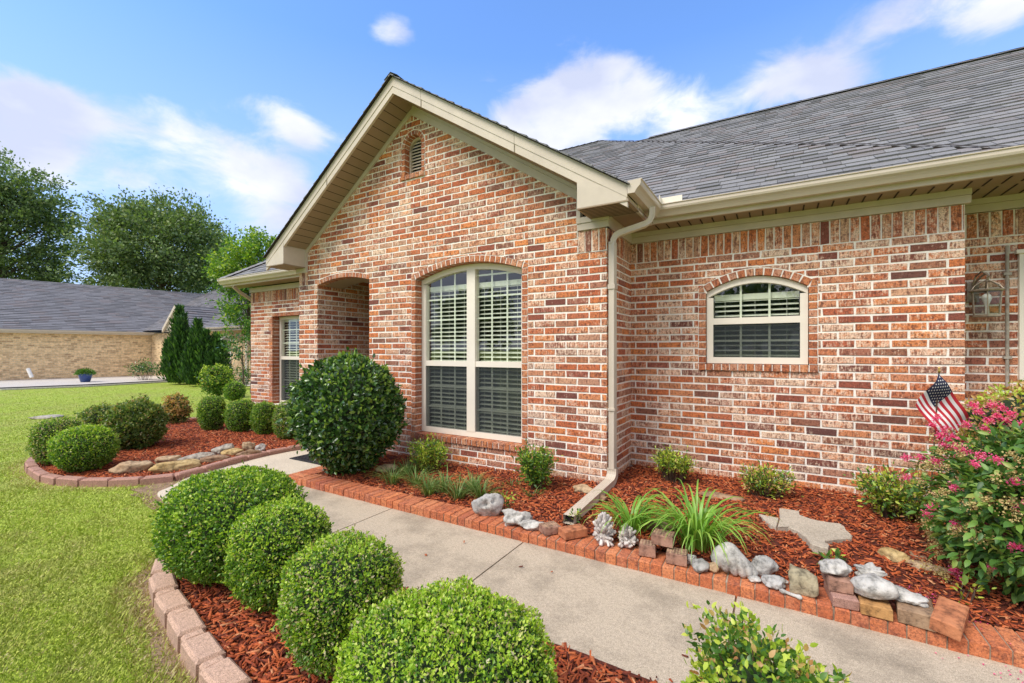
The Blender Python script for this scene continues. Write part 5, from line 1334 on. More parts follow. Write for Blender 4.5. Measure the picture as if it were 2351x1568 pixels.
stone(863, 916, 1060, 1087, .05, M['rock_tan'], 'tan stone half hidden beside the holly bush trunk', 11, depth=.6)
stone(1314, 1362, 1107, 1136, .1, M['rock_tan'], 'tan stone against the wall corner behind the downspout leader', 12, depth=.6)
stone(1368, 1394, 1132, 1154, .1, M['rock_brown'], 'small brown stone on the far side of the downspout leader', 13)
stone(1600, 1702, 1126, 1154, .1, M['rock_brown'], 'long flat brown stone lying behind the larger daylily', 14, depth=.35)
stone(1486, 1553, 1184, 1225, .08, M['rock_tan'], 'tan rounded stone between the two daylilies', 15, depth=.5)
stone(2025, 2080, 1251, 1297, .085, M['rock_gold'], 'ochre rounded stone left of the pink flowering bush', 16, depth=.8)
stone(2076, 2124, 1265, 1289, .085, M['rock_brown'], 'flat brown stone just behind the ochre rounded one', 17, depth=.7)
stone(2084, 2168, 1285, 1316, .085, M['rock_tan'], 'flat pale flagstone reaching under the pink flowering bush', 18, depth=.5)
ET = .064
def stone_e(u0, u1, v0, v1, mat, label, seed, zb=ET, **kw): return stone(u0, u1, v0, v1, zb, mat, label, seed, **kw)
stone_e(1083, 1156, 1128, 1187, M['rock_pale'], 'big pale stone with a round hole at the left end of the shell row', 21, hk=1.0, depth=.5, holes=[((-.2, -1, .3), .34, .75), ((.4, -1, .5), .14, .4)], rough=.22)
stone_e(1157, 1214, 1166, 1208, M['rock_white'], 'jagged white coral rock right of the holed stone', 22, rough=.55, hk=1.0, depth=.4, holes=[((0, -.6, -1), .7, .4), ((.3, -1, .6), .2, .4)])
stone_e(1190, 1250, 1191, 1219, M['rock_white'], 'smooth white stone lying on the bricks before the textured old brick', 23, depth=.5, rough=.3)
stone_e(1587, 1627, 1277, 1316, M['rock_dark'], 'round dark grey stone right of the three old bricks', 24, depth=.9)
stone_e(1625, 1649, 1283, 1316, M['rock_tan'], 'small egg shaped tan stone touching the big clam shell', 25, depth=.9)
stone_e(1727, 1779, 1273, 1326, M['rock_pale'], 'upright grey white rock right of the big clam shell', 26, hk=1.05, depth=.6, rough=.35)
stone_e(1753, 1801, 1314, 1353, M['rock_pale'], 'smooth marbled grey stone in front of the upright grey white rock', 27, depth=.8)
stone_e(1720, 1746, 1318, 1339, M['rock_white'], 'small round white shell on the brick edge in front of the clam', 28)
stone_e(1799, 1810, 1329, 1342, M['rock_white'], 'tiny white pebble left of the squared tan block', 29)
stone_e(1572, 1596, 1263, 1296, M['rock_white'], 'slender white coral fragment beside the right old brick', 30, rough=.5, depth=.5)
o = stone_e(1813, 1876, 1298, 1368, M['rock_olive'], 'squared tan sandstone block standing on the brick edge', 31, box=.92, rough=.12, hk=1.0, depth=.75)
# bone shaped coral piece
g, w, h, t = px_item(1800, 1834, 1350, 1367, ET); mb = MB(); a = g + Vector((-.04, .0, .012)); b = g + Vector((.035, -.02, .010))
mb.tube([a + Vector((-.012, .004, 0)), a, a.lerp(b, .25), a.lerp(b, .75), b, b + Vector((.010, -.003, 0))], [.006, .013, .008, .008, .012, .006], 10); tag(mb.build('coral_piece', M['rock_white'], None, True, loc=tuple(g)), 'short bone shaped white coral piece lying on the brick edge', 'coral')

def loose_brick(c, rot, dims, mat, label, tilt=(0, 0), dimples=True, seed=0, group=None):
    """a used brick; dimpled top pattern is real geometry"""
    L, Wd, Hh = dims; m = MB(); rr = random.Random(seed); b = .005
    def ring(k, z): return [(sx * (L / 2 - k) + rr.uniform(-.002, .002), sy * (Wd / 2 - k) + rr.uniform(-.002, .002), z) for sx, sy in ((-1, -1), (1, -1), (1, 1), (-1, 1))]
    m.add(ring(b, 0) + ring(0, b) + ring(0, Hh - b) + ring(b, Hh), [(3, 2, 1, 0)] + [(k * 4 + i, k * 4 + (i + 1) % 4, k * 4 + 4 + (i + 1) % 4, k * 4 + 4 + i) for k in range(3) for i in range(4)] + [(12, 13, 14, 15)])
    m.cur = 1
    if dimples:
        nx_, ny_ = int(L / .016), int(Wd / .016)
        for i in range(nx_):
            for j in range(ny_):
                x = (i + .5) / nx_ * L - L / 2; y = (j + .5) / ny_ * Wd - Wd / 2 + (.004 if i % 2 else -.003); a = .006
                if abs(x) < L / 2 - .008 and abs(y) < Wd / 2 - .008: m.add([(x - a, y - a * .6, Hh), (x + a, y - a * .6, Hh), (x + a, y + a * .6, Hh), (x - a, y + a * .6, Hh), (x, y, Hh + .004)], [(0, 1, 4), (1, 2, 4), (2, 3, 4), (3, 0, 4)])
    me = bpy.data.meshes.new('old_brick'); me.from_pydata(m.v, [], m.f); me.materials.append(mat); me.materials.append(M['rock_tan']); me.polygons.foreach_set('material_index', m.m)
    o = link('old_brick', me, None, c); o.rotation_euler = (tilt[0], tilt[1], rot); return tag(o, label, 'brick', group)
def bat(u, v, z=ET): g = on_ground(u, v, z); return g
GB = 'loose old bricks on the brick edging'
g = bat(1262, 1222); loose_brick((g.x, g.y, ET), .95, (.12, .10, .055), M['old_brick'], 'brown old brick with stamped top between white stone and downspout outlet', group=GB, seed=1)
g = bat(1315, 1232); loose_brick((g.x, g.y, ET + .004), .95, (.17, .095, .058), M['old_brick_orange'], 'smooth orange brick lying just right of the downspout outlet', dimples=False, group=GB, seed=2)
g = bat(1487, 1272); loose_brick((g.x, g.y, ET), .15, (.095, .095, .07), M['old_brick'], 'left lower brick of the stack of three stamped old bricks', group=GB, seed=3)
g3 = bat(1554, 1290); loose_brick((g3.x, g3.y, ET), .10, (.115, .10, .065), M['old_brick'], 'right lower brick of the stack of three stamped old bricks', group=GB, seed=4)
gm = (g + g3) / 2; loose_brick((gm.x, gm.y + .045, ET + .071), .0, (.125, .105, .065), M['old_brick'], 'upper brick bridging the two lower stamped old bricks', group=GB, seed=5)
g = bat(1932, 1383); loose_brick((g.x, g.y + .03, ET), .12, (.105, .19, .052), M['rock_tan'] if 0 else M['block_red'], 'pinkish brick at the bottom of the pile under the flat white stone', dimples=False, group=GB, seed=6)
loose_brick((g.x - .012, g.y + .065, ET + .053), .12, (.098, .17, .062), M['old_brick'], 'brown brick in the middle of the pile under the flat white stone', dimples=False, group=GB, seed=7)
rock_obj('stone', (g.x - .02, g.y + .05, ET + .053 + .062 + .03), (.15, .11, .085), M['rock_white'], 'flat white stone lying on top of the brown brick pile', seed=41, rot=.2, rough=.2)
g = bat(2008, 1404); loose_brick((g.x, g.y + .03, ET), -.02, (.118, .19, .056), M['old_brick_gold'], 'ochre brown brick under the big smooth white stone', dimples=False, group=GB, seed=8)
rock_obj('stone', (g.x, g.y + .03, ET + .056 + .05), (.205, .16, .125), M['rock_white'], 'big smooth white stone resting on the ochre brown brick', seed=42, rot=.1, rough=.14)
rock_obj('coral_piece', (g.x + .0, g.y + .12, ET + .14), (.14, .05, .07), M['rock_white'], 'knobby two horned coral piece behind the big smooth white stone', 'coral', seed=43, rot=.15, rough=.6, holes=[((0, -.3, 1), .75, .5)])
g = bat(2104, 1425); loose_brick((g.x, g.y + .03, ET), -.12, (.132, .20, .068), M['rock_brown'], 'grey brown brick under the flat pitted coral', dimples=False, group=GB, seed=9)
rock_obj('coral_piece', (g.x - .02, g.y + .06, ET + .068 + .014), (.155, .13, .05), M['rock_white'], 'flat pitted white coral lying on the grey brown brick', 'coral', seed=44, rot=-.4, rough=.4)
g = bat(2184, 1448); loose_brick((g.x, g.y + .035, ET + .012), -.35, (.100, .235, .062), M['old_brick_orange'], 'tilted orange brick nearest the pink flowering bush', (.06, .10), False, 10, group=GB)

# clam shell: fluted fan
def clam(c, w, h, label):
    """one valve lying with its back to the walk: smooth rounded top, scalloped rim below"""
    m = MB(); nu, nv = 96, 14; rim = catmull([(-.50, .42), (-.42, .20), (-.2, .10), (.05, .03), (.28, .0), (.46, .03), (.5, .12)], 16); topo = catmull([(-.50, .42), (-.42, .72), (-.22, .97), (-.05, .99), (.14, .72), (.34, .42), (.5, .12)], 16)
    n = len(rim)
    for j in range(nv + 1):
        t = j / nv
        for i in range(n):
            q = i / (n - 1); fl = math.cos(q * 2 * math.pi * 7.5); r, p = rim[i], topo[i]
            k = t; x = (p[0] + (r[0] - p[0]) * k) * w; z = (p[1] + (r[1] - p[1]) * k + .035 * fl * t ** 3 * math.sin(math.pi * q)) * h
            edge = math.sin(math.pi * q) ** .6; y = -.06 * edge * math.sin(math.pi * (.12 + .70 * t)) + .007 * fl * t ** 1.5 * edge - .004 * mnoise.noise((x * 40, z * 40, 2))
            m.v.append((c[0] + x, c[1] + y + .03, c[2] + z))
    for j in range(nv):
        for i in range(n - 1): a = j * n + i; m.f.append((a, a + 1, a + n + 1, a + n)); m.m.append(0)
    o = m.build('clam_shell', M['rock_white'], None, True, loc=tuple(c)); sm = o.modifiers.new('thickness', 'SOLIDIFY'); sm.thickness = .009
    return tag(o, label, 'shell')
g, w, h, t = px_item(1640, 1730, 1257, 1326, ET); o = clam((g.x, g.y + .03, ET + .004), w * 1.04, h * .98, 'big white fluted clam shell leaning on the brick edge'); o.rotation_euler = (-.12, 0, .12)

# branching coral
def coral(c, r, h, n, label, seed, fat=.008, knob=False):
    rr = random.Random(seed); m = MB(); C = Vector(c)
    for i in range(n):
        a = rr.uniform(0, 6.283); e = rr.uniform(-.25, 1.4); d = Vector((math.cos(a) * math.cos(e), math.sin(a) * math.cos(e), math.sin(e))); l = rr.uniform(.6, 1.0)
        p0 = C + Vector((0, 0, h * .2)) + Vector((d.x * r, d.y * r, d.z * h * .5)) * .25; p1 = C + Vector((0, 0, h * .18)) + Vector((d.x * r, d.y * r, d.z * h * .82)) * l; mid = p0.lerp(p1, .5) + Vector((rr.gauss(0, .006), rr.gauss(0, .006), .004))
        f = fat * rr.uniform(.75, 1.3); m.tube([p0, mid, p0.lerp(p1, .9), p1], [f, f * 1.1, f * 1.15, f * .7], 7)
    m.tube([C + Vector((0, 0, -.005)), C + Vector((0, 0, h * .3)), C + Vector((0, 0, h * .42))], [r * .45, r * .5, r * .2], 12)
    return tag(m.build('coral', M['coral'], None, True, loc=c), label, 'coral', 'branching corals on the brick edging')
g = on_ground(1385, 1246, ET); coral((g.x, g.y, ET), .085, .21, 70, 'taller branching grey coral beside the orange brick', 1, .0085)
g = on_ground(1440, 1252, ET); coral((g.x, g.y, ET), .078, .14, 90, 'lower knobby branching coral left of the daylily', 2, .0075)

# state shaped stepping slab, cracked at its western tip
zt = (lambda p: (1607.1 + p[0] / 3.1565, 1071.4 + p[1] / 3.1565))
main = [(578, 372), (572, 298), (714, 318), (718, 346), (790, 372), (850, 387), (940, 402), (1015, 410), (1048, 430), (1060, 455), (1105, 495), (1100, 515), (1000, 520), (912, 534), (905, 548), (938, 570), (926, 588), (872, 578), (800, 552), (760, 502), (700, 458), (640, 434), (560, 437)]
tip = [(425, 340), (480, 352), (572, 370), (553, 436), (505, 412), (465, 378)]
st = empty('stepping_slab', on_ground(1850, 1215, .1), 'cracked concrete slab cut in the outline of a state, lying on the mulch', 'slab')
for poly in (main, tip):
    P = [on_ground(*zt(p), .142) for p in poly]; m = MB(); cc = sum(P, Vector()) / len(P); n = len(P); b = .006
    r0 = [p + Vector((0, 0, -.05)) for p in P]; r1 = [p + Vector((0, 0, -b)) for p in P]; r2 = [p + (cc - p).normalized() * b for p in P]
    m.add(r0 + r1 + r2, [(k * n + i, k * n + (i + 1) % n, (k + 1) * n + (i + 1) % n, (k + 1) * n + i) for k in (0, 1) for i in range(n)] + [tuple(range(2 * n, 3 * n))])
    m.build('slab_piece', M['slab'], st)

# ================================================================== SMALL THINGS
# doormat
mb = MB(); x0, x1, y0, y1 = -5.06, -4.33, 3.24, 3.72
mb.box(x0, x1, y0, y1, .001, .009)
for i in range(12):
    x = x0 + .03 + i * (x1 - x0 - .06) / 12; mb.box(x, x + .012, y0 + .02, y1 - .02, .009, .014)
for j in range(8):
    y = y0 + .03 + j * (y1 - y0 - .06) / 8; mb.box(x0 + .02, x1 - .02, y, y + .012, .009, .0135)
tag(mb.build('doormat', M['black_rubber'], None, loc=(-4.7, 3.48, 0)), 'black ribbed rubber doormat before the entrance arch', 'doormat')

# wall lantern
lam = empty('wall_lantern', (1.40, YR2, 1.6), 'bronze carriage lantern with clear glass panes on the wall right of the corner', 'lamp')
bz = plain('aged_bronze', (.30, .25, .19), .45, .35, 40, metal=.5); LX, LY = 1.40, YR2 - .15
mb = MB(); mb.box(1.325, 1.395, YR2 - .022, YR2 - .002, 1.70, 1.86); mb.tube([(1.36, YR2 - .02, 1.80), (1.365, YR2 - .07, 1.86), (LX - .01, LY + .04, 1.90), (LX, LY, 1.905), (LX + .006, LY - .018, 1.885), (LX, LY, 1.85)], .008, 8); mb.tube([(1.355, YR2 - .02, 1.83), (1.37, YR2 - .04, 1.90), (LX - .02, LY + .03, 1.93), (LX, LY, 1.90)], .006, 8)
mb.build('bracket', bz, lam)
S6 = [(math.cos(math.pi / 3 * i + .3), math.sin(math.pi / 3 * i + .3)) for i in range(6)]
def hexring(r, z): return [(LX + a * r, LY + b * r, z) for a, b in S6]
mb = MB()
def hexband(r0, z0, r1, z1): A, B = hexring(r0, z0), hexring(r1, z1); mb.add(A + B, [(i, (i + 1) % 6, 6 + (i + 1) % 6, 6 + i) for i in range(6)])
hexband(.104, 1.768, .108, 1.776); hexband(.108, 1.776, .096, 1.784); hexband(.104, 1.768, .085, 1.768); hexband(.086, 1.575, .086, 1.59); hexband(.086, 1.59, .06, 1.592); hexband(.086, 1.575, .0, 1.57)
hexband(.03, 1.845, .018, 1.853); hexband(.018, 1.853, .006, 1.86)
for a, b in S6:
    mb.tube([(LX + a * .078, LY + b * .078, 1.588), (LX + a * .088, LY + b * .088, 1.77)], .0045, 6)
    mb.tube([(LX + a * .096, LY + b * .096, 1.782), (LX + a * .075, LY + b * .075, 1.815), (LX + a * .03, LY + b * .03, 1.846)], .004, 6)
mb.build('cage', bz, lam)
mb = MB(); hexband(.077, 1.59, .086, 1.768); hexband(.093, 1.784, .073, 1.812); hexband(.073, 1.812, .03, 1.843); mb.build('glass', M['lamp_glass'], lam)
mb = MB(); mb.lathe([(.0, 1.64), (.008, 1.642), (.010, 1.66), (.022, 1.69), (.030, 1.715), (.024, 1.74), (.010, 1.752), (0, 1.753)], (LX, LY, 0), 14); mb.build('bulb', plain('bulb_white', (.85, .85, .82), .3, .02), lam, True)
mb = MB(); mb.tube([(LX, LY, 1.59), (LX, LY, 1.65)], .010, 8); mb.build('candle_tube', plain('candle_cream', (.7, .68, .6), .5), lam)

# flag on its stake
fl_root_loc = on_ground(2131, 1128, .1)
fz = on_depth(2156, 852, 2.95); fb = on_depth(2130, 1085, 3.0)
flag = empty('garden_flag', (fb.x, fb.y, .1), 'small stars and stripes flag on a thin stake before the wall', 'flag')
mb = MB(); mb.tube([(fb.x, fb.y, .05), tuple(fz)], .004, 8); mb.build('stake', M['twig'], flag)
mb = MB(); mb.lathe([(0, -.012), (.007, -.008), (.008, .004), (.005, .012), (.0065, .018), (.004, .026), (0, .03)], tuple(fz), 10); mb.build('finial', plain('brass', (.55, .38, .12), .3, .1, metal=.8), flag, True)
FT = 2.93; c0 = on_depth(2154, 858, FT); c1 = on_depth(2100, 930, FT + .03); c2 = on_depth(2226, 958, FT)
hv, fv = c1 - c0, c2 - c0; nrm = hv.cross(fv).normalized()
if nrm.y > 0: nrm = -nrm
def FP(a, b, o=0):     # a down the hoist, b along the fly
    return c0 + hv * a + fv * b + nrm * (.016 * math.sin((a * 1.1 + b * .6) * 6.0) + .010 * math.sin(b * 9 + a * 3) + o)
mb = MB(); NB = 24
for s in range(13):
    mb.cur = 0 if s % 2 == 0 else 1
    b0 = .40 if s < 7 else 0
    for k in range(NB):
        p, q = b0 + (1 - b0) * k / NB, b0 + (1 - b0) * (k + 1) / NB; mb.poly([FP(s / 13, p), FP((s + 1) / 13, p), FP((s + 1) / 13, q), FP(s / 13, q)])
mb.cur = 2
for i in range(14):
    for j in range(10): a0, a1, b0, b1 = i * 7 / 13 / 14, (i + 1) * 7 / 13 / 14, j * .04, (j + 1) * .04; mb.poly([FP(a0, b0), FP(a1, b0), FP(a1, b1), FP(a0, b1)])
mb.cur = 1
for i in range(9):
    for j in range(11):
        if (i + j) % 2: continue
        a, b = (i + 1) * (7 / 13) / 10, (j + 1) * .4 / 12; pts = []
        for k in range(10): r = .016 if k % 2 == 0 else .0068; an = k * math.pi / 5; pts.append(FP(a + math.cos(an) * r * 1.45, b + math.sin(an) * r, .0022))
        mb.poly(pts)
cr, cw, cb = plain('flag_red', (.52, .02, .035), .8, .05), plain('flag_white', (.82, .80, .78), .8, .03), plain('flag_navy', (.018, .022, .06), .8, .05)
mb.build('cloth', [cr, cw, cb], flag)
# dark round pot with a tiny flag pick
p = on_ground(2128, 1108 + 12, .1); pot = empty('plant_pot', (p.x, p.y, .1), 'round dark plastic pot half hidden left of the pink flowering bush', 'pot')
mb = MB(); mb.lathe([(.07, 0), (.085, .05), (.105, .13), (.118, .15), (.118, .165), (.108, .165), (.10, .14), (.0, .13)], (p.x, p.y, .1), 24); mb.build('pot', plain('dark_green_plastic', (.015, .03, .028), .4), pot, True)
p2 = on_depth(2115, 1052, 3.0); mf = empty('flag_pick', (p2.x, p2.y, .25), 'tiny faded flag pick stuck in the dark pot', 'flag')
mb = MB(); mb.tube([(p2.x - .012, p2.y, .22), (p2.x - .014, p2.y, p2.z + .02)], .0015, 5); mb.build('stick', M['twig'], mf)
mb = MB(); w_, h_ = .062, .036
def q(a, b, c_, d): mb.poly([(p2.x - .012 + w_ * a, p2.y - .001, p2.z + h_ * b - .02), (p2.x - .012 + w_ * c_, p2.y + .006, p2.z + h_ * b - .02), (p2.x - .012 + w_ * c_, p2.y + .006, p2.z + h_ * d - .02), (p2.x - .012 + w_ * a, p2.y - .001, p2.z + h_ * d - .02)])
mb.cur = 2; q(0, .45, .4, 1)
for s in range(7):
    mb.cur = s % 2; q(.4 if s > 3 else 0, s / 7, 1, (s + 1) / 7)
mb.build('cloth', [plain('faded_red', (.6, .32, .28), .8), plain('faded_white', (.75, .68, .62), .8), plain('faded_blue', (.12, .16, .3), .8)], mf)

# utility cover on the lawn
g = on_ground(105, 961, -.12); rock_obj('stone', (g.x, g.y, lawn_z(g.x, g.y) + .02), (.55, .45, .09), M['rock_grey'], 'flat grey stone slab lying alone on the lawn', seed=61, rot=.6, rough=.12, box=.5)

# ================================================================== NEIGHBOUR HOUSE
nb = empty('neighbour_house', (-30, 9, -.27), 'long tan brick house with dark grey roof across the lawn', 'house')
M['tan_brick'] = proc_brick('tan_brick', (.80, .58, .33), (.24, .12, .055), (.66, .55, .38), 1.45, spec=-.42)
NZ0, NZ1 = -.4, 2.22
A = Vector((-36.0, -3.4)); B = Vector((-32.5, 13.0)); dW = (B - A).normalized(); nW = Vector((dW.y, -dW.x))   # faces +X
def n3(p, z): return (p.x, p.y, z)
bk = -nW * 10
mb = MB(); mb.poly([n3(A, NZ0), n3(B, NZ0), n3(B, NZ1), n3(A, NZ1)]); mb.poly([n3(A, NZ0), n3(A + bk, NZ0), n3(A + bk, NZ1), n3(A, NZ1)]); mb.poly([n3(A + bk, NZ0), n3(B + bk, NZ0), n3(B + bk, NZ1), n3(A + bk, NZ1)])
mb.box(-32.6, -17.5, 12.0, 19, NZ0, 2.3)
mb.build('wall', M['tan_brick'], nb)
mb = MB(); ev = nW * .4
mb.box(-29.2, -17.1, 11.56, 12.0, 2.28, 2.32)
a_, b_ = A - dW * .4, B
mb.prism([n3(a_, 2.20), n3(b_, 2.20), n3(b_, 2.36), n3(a_, 2.36)], (ev.x, ev.y, 0)); mb.build('soffit', M['trim'], nb)
gutter(n3(b_ + ev, 0), n3(a_ + ev, 0), (nW.x, nW.y, 0), 2.37, parent=nb); gutter((-17.2, 11.56, 0), (-28.9, 11.56, 0), (0, -1, 0), 2.45, parent=nb)
roof = MB(); und = MB(); vd = Vector((-nW.x, -nW.y, .57)); e0 = a_ + ev * 1.15; LR = (b_ - a_).length
slen = 5.5 * math.hypot(1, .57)
roof_plane(roof, und, n3(e0, 2.37), (dW.x, dW.y, 0), vd, [(0, 0), (LR + 5.6, 0), (LR + 5.6, slen), (0, slen)], expo=.2, th=.026, tab=(.3, .8), seed=31)
und.poly([n3(e0 - nW * 5.5, 5.49), n3(e0 - nW * 5.5 + dW * (LR + 5.6), 5.49), n3(e0 - nW * 10.2 + dW * (LR + 5.6), 2.2), n3(e0 - nW * 10.2, 2.2)])
# wing roof facing the street
s2 = .6; c2 = math.hypot(1, s2)
roof_plane(roof, und, (0, 11.5, 2.44), (1, 0, 0), (0, 1, s2), [(-33, 0), (-17.1, 0), (-20, 6.6 * c2), (-35, 6.6 * c2), (-36, 4.7 * c2)], expo=.2, th=.026, tab=(.3, .7), seed=32)
# little cross gable
gx, gz, gy, ghw, gr_ = -27.1, 3.66, 10.95, 1.42, 1.22
for sgn in (-1, 1):
    ex = gx + sgn * ghw; roof_plane(roof, und, (ex, 0, gz - gr_), (0, 1, 0), (-sgn, 0, gr_ / ghw), [(gy, 0), (gy + 3.6, 0), (gy + 3.6, ghw * math.hypot(1, gr_ / ghw)), (gy, ghw * math.hypot(1, gr_ / ghw))], expo=.2, th=.026, tab=(.3, .7), seed=33 + sgn)
ro = roof.build('roof', M['shingle_far'], nb); und.build('roof_deck', M['soffit_dark'], ro)
mb = MB(); mb.prism([(gx - ghw, gy + .1, gz - gr_ - .05), (gx + ghw, gy + .1, gz - gr_ - .05), (gx, gy + .1, gz - .12)], (0, .05, 0))
for sgn in (-1, 1): mb.prism([(gx + sgn * ghw, gy, gz - gr_ - .18), (gx, gy, gz - .2), (gx, gy, gz + .0), (gx + sgn * ghw, gy, gz - gr_ + .02)], (0, .09, 0))
mb.box(gx - ghw, gx + ghw, gy + .15, 12.0, gz - gr_ - .14, gz - gr_ - .08)
mb.build('gable', M['trim'], nb)
gutter((gx + ghw, gy, 0), (gx + ghw, gy + 2.2, 0), (1, 0, 0), gz - gr_, parent=nb)
# window on the wing
p = on_depth(512, 800, 22.7); wx = p.x
mb = MB(); w0, w1, z0, z1 = wx - .75, wx + .75, .62, 2.02; Yn = 11.96
for bx in ((w0, w0 + .07, z0, z1), (w1 - .07, w1, z0, z1), (w0, w1, z0, z0 + .07), (w0, w1, z1 - .07, z1), ((w0 + w1) / 2 - .05, (w0 + w1) / 2 + .05, z0, z1), (w0, w1, 1.3, 1.36)): mb.box(bx[0], bx[1], Yn, 12.01, bx[2], bx[3])
wn = mb.build('window', plain('white_frame', (.8, .78, .74), .5), nb); mb = MB(); mb.poly([(w0, 11.985, z0), (w1, 11.985, z0), (w1, 11.985, z1), (w0, 11.985, z1)]); mb.build('pane', plain('pane_grey', (.32, .28, .22), .15), wn)
mb = MB(); p = on_depth(570, 800, 21.6); mb.box(p.x - .05, p.x + .05, 11.9, 11.99, -.3, 2.3); mb.build('downspout', plain('white_spout', (.7, .67, .6), .4), nb)
# gravel strip with its dark edging
ge = [on_ground(-250, 899, -.27), on_ground(0, 896, -.27), on_ground(200, 888, -.27), on_ground(395, 877, -.27), on_ground(480, 882, -.27)]
mb = MB(); q_ = []
for a, b in zip(ge, ge[1:]):
    fa = lambda p: Vector(((p.y - A.y) / dW.y * dW.x + A.x, p.y, -.235))
    mb.poly([(a.x, a.y, -.235), (b.x, b.y, -.235), fa(b), fa(a)])
g_ = ge[-1]; mb.poly([(g_.x, g_.y, -.235), (-19.5, 9.2, -.235), (-19.5, 12, -.235), (-32.7, 12, -.235), (fa(g_).x, fa(g_).y, -.235)])
tag(mb.build('gravel_strip', M['white_gravel']), kind='structure')
mb = MB()
for a, b in zip(ge, ge[1:]): mb.prism([(a.x, a.y, -.26), (b.x, b.y, -.26), (b.x, b.y, -.16), (a.x, a.y, -.16)], (.04, 0, 0))
mb.cur = 1
for a, b in zip(ge, ge[1:]): mb.prism([(a.x + .045, a.y, -.26), (b.x + .045, b.y, -.26), (b.x + .045, b.y, -.205), (a.x + .045, a.y, -.205)], (.16, 0, 0))
tag(mb.build('lawn_edging', [M['black_rubber'], M['white_gravel']], None, loc=tuple(ge[2])), 'low dark edging strip between the far lawn and the white gravel', 'edging')
# blue pot with plant, white pipe, small shrub by the wall
p = on_ground(196, 877, -.235); pr = empty('flower_pot', tuple(p), 'blue pot with a bushy green plant on the white gravel', 'pot')
mb = MB(); mb.lathe([(.0, 0), (.17, 0), (.25, .3), (.27, .36), (.27, .40), (.24, .40), (.22, .36), (0, .35)], tuple(p), 20); mb.build('pot', plain('blue_glaze', (.03, .07, .24), .3, .1), pr, True)
rng = np.random.default_rng(6); n = 900; d = sphere_dirs(rng, n, -.1); s = d * np.array([.36, .36, .26]) * rng.uniform(.5, 1, n)[:, None]; V, F = leaves(np.array(p) + np.array([0, 0, .38]) + s, d + rng.normal(0, .4, (n, 3)), rng.normal(0, 1, (n, 3)), rng.uniform(.05, .10, n), rng.uniform(.03, .06, n)); np_mesh('plant', V, F, gg, None, pr)
p = on_ground(70, 868, -.235); mb = MB(); top = on_depth(64, 846, 20.5); p = on_depth(73, 866, 20.5)
mb.tube([tuple(top), tuple(p)], .07, 10); tag(mb.build('drain_pipe', plain('white_pvc', (.8, .78, .74), .4), None, loc=tuple(p)), 'short slanting white pipe leaning by the tan brick wall', 'pipe')
p = on_ground(332, 872, -.235); stem_shrub('shrub', tuple(p), .75, 1.0, 22, 700, .12, 'thin dark shrub on the gravel against the tan brick wall', seed=111, mats=[M['holly'], gg], mp=(.8, .2), low=.4, bushy=4)

# ================================================================== TREES
def crown_tree(name, base, crown_c, rx, ry, rz, nclump, per, leaf, mats, label, seed, group=None, mp=(1,), trunk_r=.3, clump_r=.9, flat=.55, shell=.55, lumpy=.22, shoots=True):
    rng = np.random.default_rng(seed); root = empty(name, base, label, 'tree', group); C = np.array(crown_c)
    d = sphere_dirs(rng, nclump, -.8); q = shell + (1 - shell) * rng.uniform(0, 1, nclump); s = d * (1 + lump(d, seed + 2, 3.2, lumpy))[:, None] * q[:, None] * np.array([rx, ry, rz]); K = C + s
    P = []; Dd = []
    cd_ = unit(d + np.array([0, 0, .25]) + rng.normal(0, .25, d.shape))
    for i in range(nclump):
        n = int(per * rng.uniform(.5, 1.4)); a = rng.normal(0, 1, (n, 3)) * np.array([1, 1, flat]) * clump_r * .5
        if shoots: a += cd_[i] * (rng.uniform(-.6, 1.3, n) * clump_r)[:, None]; 
        P.append(K[i] + a * rng.uniform(.5, 1.1)); Dd.append(cd_[i] + rng.normal(0, .8, (n, 3)))
    P = np.concatenate(P); Dd = np.concatenate(Dd); n = len(P); L = leaf * rng.uniform(.6, 1.3, n)
    V, F = leaves(P, Dd, rng.normal(0, .7, (n, 3)) + np.array([0, 0, .8]), L, L * rng.uniform(.45, .7, n), detail=False)
    mi = np.searchsorted(np.cumsum(mp), rng.uniform(0, .999, n)); np_mesh('crown', V, F, mats, np.repeat(np.clip(mi, 0, len(mats) - 1), 2), root)
    mb = MB(); b = Vector(base); t = Vector(crown_c) + Vector((0, 0, rz * .55)); mid = b.lerp(t, .45); mb.tube([b - Vector((0, 0, .2)), b.lerp(mid, .4), mid, b.lerp(t, .75), t], [trunk_r * 1.2, trunk_r, trunk_r * .7, trunk_r * .4, trunk_r * .12], 9)
    for i in range(0, nclump, max(1, nclump // 60)):
        e = Vector(K[i]); h = rng.uniform(.25, .8); st_ = b.lerp(t, min(.92, max(.22, (e.z - b.z) / (t.z - b.z + 1e-6) * .75)))
        mb.tube([st_, st_.lerp(e, .55) + Vector((0, 0, .08 * rz * rng.uniform(-.3, 1))), e], [trunk_r * .22, trunk_r * .12, trunk_r * .04], 5)
    mb.build('trunk', M['bark'], root); return root
tl = leaf_mat('oak_leaf', [(0, (.06, .11, .045)), (.5, (.13, .20, .08)), (.85, (.21, .30, .11)), (1, (.34, .38, .16))], .5, .22)
tl2 = leaf_mat('oak_pale_leaf', [(0, (.12, .21, .05)), (1, (.24, .34, .09))], .5, .3)  # lighter green leaves scattered at random through the crown
b1 = on_depth(370, 803, 36); c1_ = on_depth(374, 590, 36)
crown_tree('tree', (b1.x, b1.y, -.3), tuple(c1_), 4.95, 4.9, 4.5, 740, 76, .24, [tl, tl2], 'broad dark green tree standing in the middle behind the long grey roof', 1, 'big trees behind the neighbouring house', (.88, .12), .35, .85)
b1 = on_depth(10, 803, 34); c1_ = on_depth(-2, 560, 34)
